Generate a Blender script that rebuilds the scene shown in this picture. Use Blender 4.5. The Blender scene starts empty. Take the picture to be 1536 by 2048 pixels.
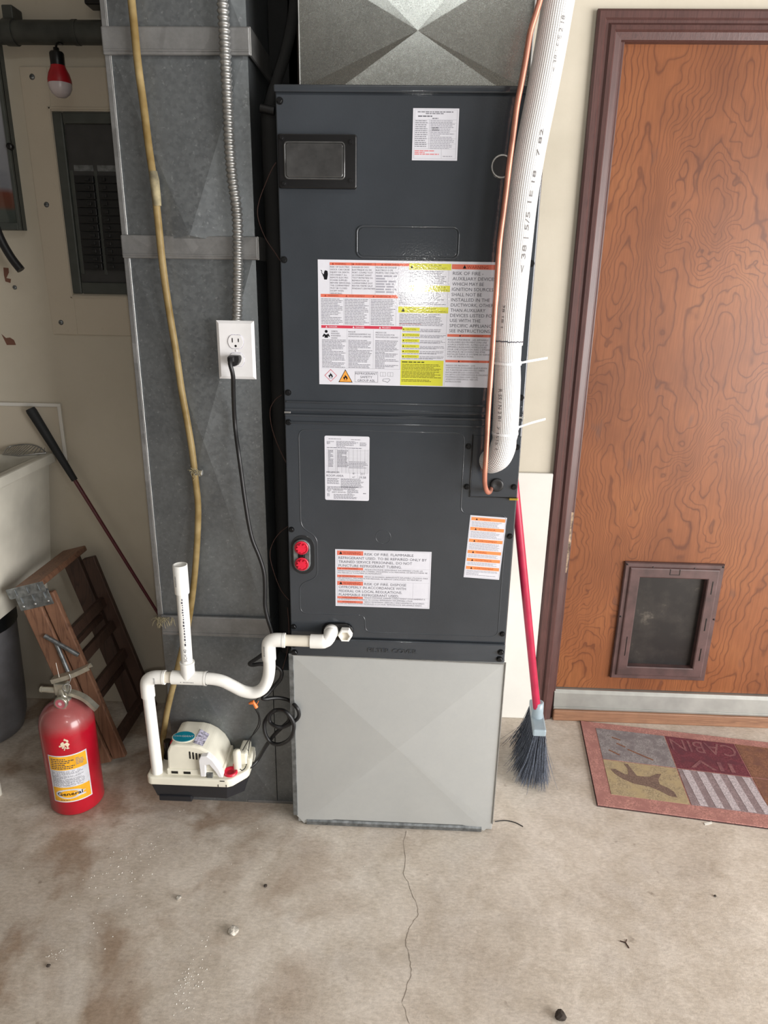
import bpy, bmesh, math, random
from mathutils import Vector, Matrix
random.seed(7)
PI = math.pi
scene = bpy.context.scene

# ------------------------------------------------------------------ camera
cam_d = bpy.data.cameras.new('camera')
cam = bpy.data.objects.new('camera', cam_d)
scene.collection.objects.link(cam)
scene.camera = cam
cam_d.sensor_fit = 'HORIZONTAL'
cam_d.sensor_width = 36.0
cam_d.lens = 36.0 * 1391.06 / 1536
cam_d.clip_start = 0.02
_r = Vector((0.99903423, 0.04103737, 0.01570171))
_u = Vector((-0.02771407, 0.31122212, 0.95))
_f = Vector((-0.03409603, 0.94945075, -0.31205886))
_r = _f.cross(_u).normalized(); _u = _r.cross(_f)
mw = Matrix.Identity(4)
for i in range(3):
    mw[i][0] = _r[i]; mw[i][1] = _u[i]; mw[i][2] = -_f[i]
mw.translation = Vector((0.28212614, -1.53379091, 1.40809044))
cam.matrix_world = mw

# ------------------------------------------------------------------ light and exposure
scene.view_settings.view_transform = 'Standard'
scene.view_settings.look = 'None'
scene.view_settings.gamma = 1
scene.view_settings.use_curve_mapping = False
scene.view_settings.exposure = 0.0
world = bpy.data.worlds.new('sky'); scene.world = world
world.use_nodes = True
wb = world.node_tree.nodes['Background']
wb.inputs[0].default_value = (0.80, 0.90, 1.0, 1); wb.inputs[1].default_value = 1.1

def area(name, loc, target, sx, sy, power, col):
    l = bpy.data.lights.new(name, 'AREA'); l.shape = 'RECTANGLE'; l.size = sx; l.size_y = sy
    l.energy = power; l.color = col
    o = bpy.data.objects.new(name, l); scene.collection.objects.link(o)
    o.location = loc
    d = Vector(target) - Vector(loc)
    o.rotation_euler = d.to_track_quat('-Z', 'Y').to_euler()
    return o
# daylight from the open garage door behind and to the right of the camera
area('daylight_garage_door', (3.98, -2.3, 1.1), (0.2, -0.2, 0.45), 3.4, 2.1, 340, (1.0, 0.98, 0.96))
# unseen ceiling strip, added so the plenum's upper facet has something bright to reflect
area('added_plenum_light', (0.30, -1.15, 2.56), (0.30, -0.6, 0.0), 1.1, 0.12, 4, (0.97, 1.0, 0.97))
# the phone's own flash beside the lens
fl = bpy.data.lights.new('phone_flash', 'POINT'); fl.energy = 16.0; fl.shadow_soft_size = 0.012; fl.color = (1, 0.98, 0.94)
flo = bpy.data.objects.new('phone_flash', fl); scene.collection.objects.link(flo)
flo.location = (0.302, -1.56, 1.392)

# ------------------------------------------------------------------ materials
def nmat(name):
    m = bpy.data.materials.new(name); m.use_nodes = True
    nt = m.node_tree; b = nt.nodes['Principled BSDF']
    return m, nt, b
def lin(c):
    return tuple(((v / 255.0) / 12.92 if v / 255.0 <= 0.04045 else ((v / 255.0 + 0.055) / 1.055) ** 2.4) for v in c) + (1,)
def S(b, **k):
    names = {'rough': 'Roughness', 'metal': 'Metallic', 'coat': 'Coat Weight', 'coatr': 'Coat Roughness', 'spec': 'Specular IOR Level',
             'trans': 'Transmission Weight', 'ior': 'IOR', 'alpha': 'Alpha', 'sss': 'Subsurface Weight'}
    for a, v in k.items(): b.inputs[names[a]].default_value = v
def N(nt, typ, **k):
    n = nt.nodes.new(typ)
    for a, v in k.items():
        if a in n.inputs: n.inputs[a].default_value = v
        else: setattr(n, a, v)
    return n
def coords(nt, scale=(1, 1, 1), rot=(0, 0, 0), kind='Object'):
    t = N(nt, 'ShaderNodeTexCoord'); mp = N(nt, 'ShaderNodeMapping')
    mp.inputs['Scale'].default_value = scale; mp.inputs['Rotation'].default_value = rot
    nt.links.new(t.outputs[kind], mp.inputs['Vector'])
    return mp.outputs['Vector']
def noise(nt, vec, scale, detail=4, rough=0.55, dist=0.0):
    n = N(nt, 'ShaderNodeTexNoise'); n.inputs['Scale'].default_value = scale; n.inputs['Detail'].default_value = detail
    n.inputs['Roughness'].default_value = rough; n.inputs['Distortion'].default_value = dist
    nt.links.new(vec, n.inputs['Vector']); return n.outputs['Fac']
def ramp(nt, fac, stops, interp='LINEAR'):
    r = N(nt, 'ShaderNodeValToRGB'); cr = r.color_ramp; cr.interpolation = interp
    while len(cr.elements) > 1: cr.elements.remove(cr.elements[0])
    first = True
    for p, c in stops:
        if len(c) == 3: c = lin(c)
        if first: e = cr.elements[0]; e.position = p; first = False
        else: e = cr.elements.new(p)
        e.color = c
    nt.links.new(fac, r.inputs['Fac']); return r.outputs['Color']
def mixc(nt, fac, a, b, mode='MIX'):
    m = N(nt, 'ShaderNodeMix', data_type='RGBA', blend_type=mode)
    for s, v in ((0, fac), (6, a), (7, b)):
        if isinstance(v, (int, float)): m.inputs[s].default_value = v
        elif isinstance(v, tuple): m.inputs[s].default_value = lin(v) if len(v) == 3 else v
        else: nt.links.new(v, m.inputs[s])
    return m.outputs[2]
def mth(nt, op, a, b=None):
    m = N(nt, 'ShaderNodeMath', operation=op)
    for i, v in ((0, a), (1, b)):
        if v is None: continue
        if isinstance(v, (int, float)): m.inputs[i].default_value = v
        else: nt.links.new(v, m.inputs[i])
    return m.outputs[0]
def bump(nt, b, h, strength=0.2, dist=0.001, prev=None):
    n = N(nt, 'ShaderNodeBump'); n.inputs['Strength'].default_value = strength; n.inputs['Distance'].default_value = dist
    nt.links.new(h, n.inputs['Height'])
    if prev is not None: nt.links.new(prev, n.inputs['Normal'])
    nt.links.new(n.outputs['Normal'], b.inputs['Normal']); return n.outputs['Normal']

def plain(name, col, rough=0.5, metal=0.0, var=0.06, vscale=30, bmp=0.0, bscale=200, **k):
    """one colour with a faint procedural mottling and optional fine relief"""
    m, nt, b = nmat(name)
    v = coords(nt)
    f = noise(nt, v, vscale, 3)
    dark = tuple(max(0, c * (1 - var * 1.6)) for c in col); lite = tuple(min(255, c * (1 + var)) for c in col)
    c = ramp(nt, f, [(0.3, dark), (0.7, lite)])
    nt.links.new(c, b.inputs['Base Color'])
    S(b, rough=rough, metal=metal, **k)
    if bmp: bump(nt, b, noise(nt, v, bscale, 2), bmp, 0.001)
    return m

def galv(name, lo, hi, rough=0.42, metal=0.75, scale=95, streak=0.3):
    m, nt, b = nmat(name)
    v = coords(nt)
    vo = N(nt, 'ShaderNodeTexVoronoi'); vo.inputs['Scale'].default_value = scale; nt.links.new(v, vo.inputs['Vector'])
    sep = N(nt, 'ShaderNodeSeparateColor'); nt.links.new(vo.outputs['Color'], sep.inputs[0])
    big = noise(nt, v, 9, 5, 0.6)
    f = mth(nt, 'ADD', mth(nt, 'ADD', mth(nt, 'MULTIPLY', sep.outputs[0], 0.13), mth(nt, 'MULTIPLY', big, 0.52)), mth(nt, 'MULTIPLY', noise(nt, v, 70, 4, 0.7), 0.34))
    c = ramp(nt, f, [(0.2, lo), (0.85, hi)])
    spots = ramp(nt, noise(nt, v, 130, 3, 0.6), [(0.62, (0, 0, 0, 1)), (0.72, (1, 1, 1, 1))])
    c = mixc(nt, mth(nt, 'MULTIPLY', spots, streak), c, (205, 208, 210))
    nt.links.new(c, b.inputs['Base Color'])
    rr = N(nt, 'ShaderNodeMapRange'); rr.inputs[3].default_value = rough - 0.03; rr.inputs[4].default_value = rough + 0.05
    nt.links.new(sep.outputs[0], rr.inputs[0]); nt.links.new(rr.outputs[0], b.inputs['Roughness'])
    S(b, metal=metal)
    bump(nt, b, noise(nt, v, 14, 2), 0.10, 0.004)
    return m

MAT = {}
MAT['duct'] = galv('galvanised_old', (104, 108, 112), (142, 147, 149), scale=150, streak=0.22)
MAT['cleat'] = galv('galvanised_cleat', (112, 112, 112), (164, 164, 164), rough=0.5, scale=20, streak=0.05)
MAT['sheet'] = galv('galvanised_new', (190, 194, 195), (202, 205, 204), rough=0.42, metal=0.55, scale=420, streak=0.03)
MAT['plenum'] = galv('galvanised_plenum', (140, 142, 140), (176, 178, 174), rough=0.24, metal=0.9, scale=700, streak=0.0)

def paint(name, col, rough=0.085, bscale=300, bst=0.85):
    m, nt, b = nmat(name); v = coords(nt)
    c = ramp(nt, noise(nt, v, 5, 5), [(0.3, tuple(x * 0.93 for x in col)), (0.75, tuple(x * 1.06 for x in col))])
    nt.links.new(c, b.inputs['Base Color']); S(b, rough=rough, spec=0.55)
    bump(nt, b, noise(nt, v, bscale, 1, 0.4), bst, 0.00011); return m
MAT['cab'] = paint('charcoal_enamel', (56, 60, 65))
MAT['cab_dark'] = paint('dark_enamel', (34, 36, 39), rough=0.3)
MAT['black'] = plain('black_plastic', (14, 14, 16), 0.3)
MAT['rubber'] = plain('black_rubber', (22, 22, 24), 0.45, bmp=0.1)
MAT['screw'] = plain('screw_black', (30, 31, 33), 0.28, 0.5)
MAT['steel'] = plain('steel', (168, 168, 166), 0.42, 0.85)
MAT['zinc'] = plain('zinc_plate', (128, 132, 134), 0.45, 0.8, var=0.15, vscale=60)
MAT['lens'] = plain('smoked_lens', (62, 62, 62), 0.12, var=0.1, coat=0.6)
MAT['brass'] = plain('brass', (196, 172, 78), 0.3, 0.9)
MAT['print'] = plain('sleeve_print', (104, 100, 100), 0.6)
MAT['pvc'] = plain('white_pvc', (236, 235, 230), 0.3, var=0.012)
MAT['pvc_cream'] = plain('cream_pvc', (226, 219, 204), 0.35, var=0.02)
MAT['ink'] = plain('printed_ink', (66, 66, 78), 0.5)
MAT['ink_blue'] = plain('ink_blue', (70, 74, 120), 0.5)
MAT['plate_w'] = plain('white_plastic', (226, 225, 226), 0.3, var=0.01)
MAT['cream'] = plain('cream_plastic', (226, 222, 206), 0.35, var=0.03, vscale=12)
MAT['tank'] = plain('tank_black', (28, 29, 34), 0.35)
MAT['redp'] = plain('red_plastic', (214, 36, 62), 0.3)
MAT['teal'] = plain('teal_sticker', (0, 128, 150), 0.3)
MAT['silver_label'] = plain('silver_label', (176, 172, 190), 0.35, var=0.3, vscale=160)
MAT['copper'] = plain('copper', (196, 132, 112), 0.4, 0.6, var=0.12, vscale=14)
MAT['tie'] = plain('clear_nylon', (228, 230, 232), 0.3, var=0.02)
MAT['orange'] = plain('orange_nut', (240, 132, 66), 0.4)
MAT['tub'] = plain('tub_plastic', (196, 192, 180), 0.4, var=0.06, vscale=6)
MAT['binm'] = plain('grey_bin', (116, 116, 120), 0.5, var=0.04)
MAT['lid'] = plain('black_lid', (26, 28, 30), 0.3)
MAT['maroon'] = plain('maroon_shaft', (92, 38, 44), 0.35)
MAT['grip'] = plain('grip_rubber', (28, 30, 32), 0.7, bmp=0.3, bscale=400)
MAT['brkframe'] = plain('breaker_frame', (70, 74, 70), 0.5, var=0.05)
MAT['brkdoor'] = plain('breaker_dead_front', (58, 58, 58), 0.5)
MAT['brk'] = plain('breaker_black', (26, 27, 28), 0.4)
MAT['pipeg'] = plain('dark_green_pipe', (58, 60, 56), 0.5, var=0.15, vscale=20)
MAT['glass_w'] = plain('frosted_globe', (196, 186, 188), 0.3, var=0.02)
MAT['lred'] = plain('lantern_red', (170, 26, 36), 0.4)
MAT['broomred'] = plain('broom_red', (176, 32, 68), 0.28, var=0.04, coat=0.3)
MAT['broomhead'] = plain('broom_plastic', (150, 164, 172), 0.3, var=0.03)
MAT['bristle'] = plain('bristle', (84, 90, 102), 0.5, var=0.3, vscale=300)
MAT['brown_frame'] = plain('brown_plastic', (84, 62, 60), 0.45, var=0.12, vscale=18)
MAT['alu'] = plain('aluminium_worn', (160, 160, 155), 0.45, 0.55, var=0.05, vscale=14)
m, nt, b = nmat('extinguisher_red'); v = coords(nt); sx = N(nt, 'ShaderNodeSeparateXYZ'); nt.links.new(v, sx.inputs[0])
c = ramp(nt, noise(nt, v, 20, 3), [(0.3, (168, 16, 36)), (0.7, (184, 20, 42))])
du_ = N(nt, 'ShaderNodeMapRange'); du_.inputs[1].default_value = 0.262; du_.inputs[2].default_value = 0.296; nt.links.new(mth(nt, 'ADD', sx.outputs[2], mth(nt, 'MULTIPLY', noise(nt, v, 60, 4), 0.02)), du_.inputs[0])
c = mixc(nt, mth(nt, 'MULTIPLY', du_.outputs[0], 0.6), c, (138, 104, 100))   # dust settled on the shoulder
nt.links.new(c, b.inputs['Base Color']); S(b, rough=0.28, coat=0.3); MAT['extred'] = m
MAT['nickel'] = plain('dull_nickel', (186, 182, 168), 0.34, 0.7, var=0.1)
MAT['gauge'] = plain('gauge_face', (176, 96, 106), 0.4, var=0.1)
MAT['gaugew'] = plain('gauge_white', (206, 188, 188), 0.4)
MAT['yel'] = plain('label_yellow', (236, 172, 40), 0.35)
MAT['lab_w'] = plain('label_white', (205, 206, 212), 0.35)
MAT['fib'] = plain('dry_fibre', (138, 128, 100), 0.8, var=0.2)
MAT['wire_brown'] = plain('wire_brown', (74, 50, 44), 0.5)
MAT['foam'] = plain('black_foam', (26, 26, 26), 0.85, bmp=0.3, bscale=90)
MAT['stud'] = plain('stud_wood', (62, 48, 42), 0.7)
MAT['latex'] = plain('splat', (222, 206, 178), 0.6)
MAT['stone'] = plain('pebble', (176, 170, 160), 0.8, var=0.25, vscale=120, bmp=0.5)
MAT['crumb'] = plain('white_crumb', (226, 224, 216), 0.7)
MAT['dirt'] = plain('dark_crumb', (60, 52, 46), 0.9)
MAT['caulk'] = plain('crack_dark', (124, 113, 102), 0.9)
MAT['chip'] = plain('bare_wood_chip', (150, 128, 106), 0.7, var=0.3, vscale=80)

# vinyl hose : amber, slightly see-through
m, nt, b = nmat('amber_vinyl'); v = coords(nt)
c = ramp(nt, noise(nt, v, 16, 3), [(0.3, (122, 100, 58)), (0.7, (168, 148, 106))])
nt.links.new(c, b.inputs['Base Color']); S(b, rough=0.25, trans=0.25, ior=1.2); MAT['vinyl'] = m

# label laminate (the same relief as the paint under it)
def lam(name, col, rough=0.085):
    m, nt, b = nmat(name); v = coords(nt)
    c = ramp(nt, noise(nt, v, 60, 2), [(0.3, tuple(x * 0.985 for x in col)), (0.7, col)])
    nt.links.new(c, b.inputs['Base Color']); S(b, rough=rough, spec=0.5)
    bump(nt, b, noise(nt, v, 300, 1, 0.4), 0.85, 0.00011); return m
L = {'w': lam('label_card', (212, 212, 220)), 'o': lam('label_orange', (212, 112, 92)), 'oo': lam('label_bright_orange', (236, 140, 84)),
     'r': lam('label_red', (196, 66, 84)), 'y': lam('label_yellow_bar', (206, 204, 70)), 'k': lam('label_black', (28, 28, 32)),
     'g': lam('label_grey_print', (128, 128, 136)), 'lg': lam('label_light_print', (160, 160, 170)), 't': lam('label_text', (84, 84, 94)),
     'am': lam('label_amber', (232, 160, 76)), 'od': lam('label_orange_text', (140, 62, 50)), 'yd': lam('label_yellow_text', (120, 116, 50)),
     'p': lam('label_pink_text', (214, 128, 132))}

# corrugated white sleeve
m, nt, b = nmat('ribbed_white_sleeve')
t = N(nt, 'ShaderNodeUVMap'); sp = N(nt, 'ShaderNodeSeparateXYZ'); nt.links.new(t.outputs[0], sp.inputs[0])
h1 = mth(nt, 'SINE', mth(nt, 'MULTIPLY', sp.outputs[0], 2 * PI * 46))
h2 = mth(nt, 'SINE', mth(nt, 'MULTIPLY', sp.outputs[1], 2 * PI / 0.0042))
hh = mth(nt, 'ADD', h1, mth(nt, 'MULTIPLY', h2, 0.6))
c = ramp(nt, mth(nt, 'ADD', mth(nt, 'MULTIPLY', h1, 0.5), 0.5), [(0.0, (196, 195, 194)), (0.6, (222, 222, 222))])
nt.links.new(c, b.inputs['Base Color']); S(b, rough=0.45)
bump(nt, b, hh, 0.5, 0.0008); MAT['sleeve'] = m

# wood for ladder
def wood(name, a, b_, scale=14, stretch=(1, 1, 0.08), rough=0.5):
    m, nt, b = nmat(name); v = coords(nt, stretch)
    f = noise(nt, v, scale, 4, 0.6, 1.2)
    w = mth(nt, 'FRACT', mth(nt, 'MULTIPLY', f, 9.0))
    c = ramp(nt, w, [(0.0, a), (0.35, b_), (0.9, b_), (1.0, a)])
    c = mixc(nt, mth(nt, 'MULTIPLY', noise(nt, coords(nt), 22, 4), 0.5), c, tuple(x * 0.6 for x in a))
    nt.links.new(c, b.inputs['Base Color']); S(b, rough=rough); bump(nt, b, w, 0.1, 0.0005); return m
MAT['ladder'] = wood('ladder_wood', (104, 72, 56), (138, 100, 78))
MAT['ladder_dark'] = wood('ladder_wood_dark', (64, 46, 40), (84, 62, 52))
MAT['casing'] = wood('mahogany_casing', (74, 48, 46), (94, 63, 59), 20, (3, 3, 0.05), 0.4)
MAT['sill'] = wood('sill_wood', (126, 88, 66), (158, 116, 88), 20, (0.05, 3, 3), 0.6)

# plywood door : contour lines of a slowly warped height field, like rotary-cut fir
m, nt, b = nmat('rotary_cut_plywood')
v = coords(nt, (1, 1, 1))
vs = coords(nt, (3.3, 3.3, 1.0))
warp = N(nt, 'ShaderNodeTexNoise'); warp.inputs['Scale'].default_value = 16; warp.inputs['Detail'].default_value = 1.5
nt.links.new(v, warp.inputs['Vector'])
wsub = N(nt, 'ShaderNodeVectorMath', operation='SUBTRACT'); wsub.inputs[1].default_value = (0.5, 0.5, 0.5)
nt.links.new(warp.outputs['Color'], wsub.inputs[0])
wsc = N(nt, 'ShaderNodeVectorMath', operation='MULTIPLY'); wsc.inputs[1].default_value = (0.10, 0.0, 0.16)
nt.links.new(wsub.outputs[0], wsc.inputs[0])
wad = N(nt, 'ShaderNodeVectorMath', operation='ADD'); nt.links.new(vs, wad.inputs[0]); nt.links.new(wsc.outputs[0], wad.inputs[1])
h = noise(nt, wad.outputs[0], 1.45, 1.2, 0.4, 0.35)
ph = mth(nt, 'FRACT', mth(nt, 'MULTIPLY', h, 44.0))
lines = ramp(nt, ph, [(0.0, (1, 1, 1, 1)), (0.05, (1, 1, 1, 1)), (0.15, (0.10, 0.10, 0.10, 1)), (0.75, (0, 0, 0, 1)), (0.93, (0.35, 0.35, 0.35, 1)), (1.0, (1, 1, 1, 1))])
lw = mth(nt, 'MULTIPLY', lines, mth(nt, 'ADD', 0.35, mth(nt, 'MULTIPLY', noise(nt, v, 9, 2), 0.7)))
base = ramp(nt, noise(nt, coords(nt, (1, 1, 0.6)), 2.6, 4, 0.6), [(0.3, (114, 68, 43)), (0.5, (134, 82, 51)), (0.72, (150, 97, 60))])
fine = ramp(nt, noise(nt, coords(nt, (1, 1, 0.05)), 260, 2), [(0.3, (0.86, 0.86, 0.86, 1)), (0.7, (1.06, 1.06, 1.06, 1))])
base = mixc(nt, 1.0, base, fine, 'MULTIPLY')
knots = ramp(nt, noise(nt, coords(nt, (1.6, 1.6, 0.55)), 12, 2, 0.5), [(0.70, (0, 0, 0, 1)), (0.78, (1, 1, 1, 1))])
c = mixc(nt, lw, base, (88, 50, 34))
c = mixc(nt, mth(nt, 'MULTIPLY', knots, 0.55), c, (92, 66, 58))
nt.links.new(c, b.inputs['Base Color']); S(b, rough=0.38, spec=0.35); bump(nt, b, ph, 0.08, 0.0004); MAT['door'] = m

# painted wall
def wallm(name, a, b_, st=0.5):
    m, nt, b = nmat(name); v = coords(nt)
    c = ramp(nt, noise(nt, v, 3, 6, 0.65), [(0.3, a), (0.65, b_)])
    spk = ramp(nt, noise(nt, v, 55, 3, 0.6), [(0.70, (0, 0, 0, 1)), (0.80, (1, 1, 1, 1))])
    c = mixc(nt, mth(nt, 'MULTIPLY', spk, 0.25 * st), c, (110, 96, 84))
    nt.links.new(c, b.inputs['Base Color']); S(b, rough=0.55); bump(nt, b, noise(nt, v, 160, 3), 0.12, 0.001); return m
MAT['wall'] = wallm('cream_wall_paint', (186, 178, 161), (198, 190, 174))
MAT['wall2'] = wallm('cream_panel_paint', (188, 178, 160), (198, 188, 171))
MAT['board'] = wallm('white_board_paint', (208, 205, 198), (220, 217, 210), 0.3)
MAT['ceil'] = wallm('ceiling_paint', (120, 116, 110), (136, 131, 125))
MAT['dim'] = wallm('garage_wall', (92, 88, 82), (110, 105, 98))

# concrete
m, nt, b = nmat('stained_concrete'); v = coords(nt)
n1 = noise(nt, v, 2.2, 7, 0.62, 0.4)
c = ramp(nt, n1, [(0.30, (186, 174, 161)), (0.48, (206, 196, 184)), (0.66, (220, 211, 200))])
# rust-brown patches, more of them toward the left
sx = N(nt, 'ShaderNodeSeparateXYZ'); nt.links.new(v, sx.inputs[0])
side = N(nt, 'ShaderNodeMapRange'); side.inputs[1].default_value = 0.45; side.inputs[2].default_value = -0.25
side.inputs[3].default_value = 0.0; side.inputs[4].default_value = 1.0; nt.links.new(sx.outputs[0], side.inputs[0])
p = ramp(nt, noise(nt, v, 4.2, 4, 0.55, 0.6), [(0.46, (0, 0, 0, 1)), (0.60, (1, 1, 1, 1))])
c = mixc(nt, mth(nt, 'MULTIPLY', mth(nt, 'MULTIPLY', p, side.outputs[0]), 0.75), c, (150, 126, 104))
g = ramp(nt, noise(nt, v, 6.5, 5, 0.6), [(0.5, (0, 0, 0, 1)), (0.68, (1, 1, 1, 1))])
c = mixc(nt, mth(nt, 'MULTIPLY', g, 0.22), c, (166, 160, 156))
gr = ramp(nt, noise(nt, coords(nt, (1, 2.2, 1)), 70, 5, 0.75), [(0.25, (0.70, 0.69, 0.68, 1)), (0.7, (1.10, 1.10, 1.10, 1))])
md = ramp(nt, noise(nt, v, 13, 5, 0.7, 0.5), [(0.35, (0.86, 0.84, 0.81, 1)), (0.6, (1.04, 1.04, 1.04, 1))])
c = mixc(nt, 1.0, c, md, 'MULTIPLY')
c = mixc(nt, 1.0, c, gr, 'MULTIPLY')
sp = ramp(nt, noise(nt, v, 24, 3, 0.5), [(0.70, (0, 0, 0, 1)), (0.76, (1, 1, 1, 1))])
c = mixc(nt, mth(nt, 'MULTIPLY', sp, 0.5), c, (112, 98, 86))
nt.links.new(c, b.inputs['Base Color']); S(b, rough=0.62, spec=0.4)
hb = mth(nt, 'ADD', noise(nt, v, 45, 6, 0.7), mth(nt, 'MULTIPLY', noise(nt, v, 300, 2), 0.3))
bump(nt, b, hb, 0.25, 0.003); MAT['floor'] = m

# doormat fibres
def matm(name, col, col2=None, var=0.12):
    m, nt, b = nmat(name); v = coords(nt)
    c = ramp(nt, noise(nt, v, 240, 2, 0.6), [(0.3, tuple(x * (1 - var * 1.5) for x in col)), (0.7, tuple(min(255, x * (1 + var)) for x in col))])
    if col2:
        c = mixc(nt, ramp(nt, noise(nt, v, 26, 4, 0.6), [(0.45, (0, 0, 0, 1)), (0.62, (1, 1, 1, 1))]), c, col2)
    nt.links.new(c, b.inputs['Base Color']); S(b, rough=0.9, spec=0.1); bump(nt, b, noise(nt, v, 500, 2), 0.5, 0.001); return m
MAT['m_pink'] = matm('mat_border', (178, 130, 122), (162, 116, 110))
MAT['m_grey'] = matm('mat_grey', (146, 140, 140), (126, 118, 120))
MAT['m_red'] = matm('mat_maroon', (118, 66, 74), (104, 62, 70))
MAT['m_tan'] = matm('mat_tan', (166, 150, 122), (176, 158, 124))
MAT['m_brown'] = matm('mat_brown', (136, 98, 80), (120, 86, 76))
MAT['m_stripe'] = matm('mat_light_stripe', (188, 178, 182))
MAT['m_taupe'] = matm('mat_taupe', (148, 132, 134), (136, 120, 122))
MAT['m_bear'] = matm('mat_silhouette', (124, 104, 94))
MAT['m_print'] = matm('mat_faded_print', (142, 98, 100), (122, 80, 86))
MAT['m_dark'] = matm('mat_dark_edge', (76, 60, 58))

# mirror-like picture at the left edge: dim reflections painted into the glass colour
m, nt, b = nmat('glass_painted_reflection'); S(b, rough=0.12, metal=0.0, spec=0.8)
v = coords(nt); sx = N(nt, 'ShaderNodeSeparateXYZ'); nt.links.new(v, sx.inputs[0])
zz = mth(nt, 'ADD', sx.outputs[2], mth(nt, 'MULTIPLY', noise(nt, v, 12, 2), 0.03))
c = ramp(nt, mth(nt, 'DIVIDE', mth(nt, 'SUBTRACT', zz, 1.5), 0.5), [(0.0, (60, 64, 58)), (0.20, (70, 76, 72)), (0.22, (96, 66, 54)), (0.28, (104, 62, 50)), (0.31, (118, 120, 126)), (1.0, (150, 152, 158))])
nt.links.new(c, b.inputs['Base Color']); MAT['mirror'] = m

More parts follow.
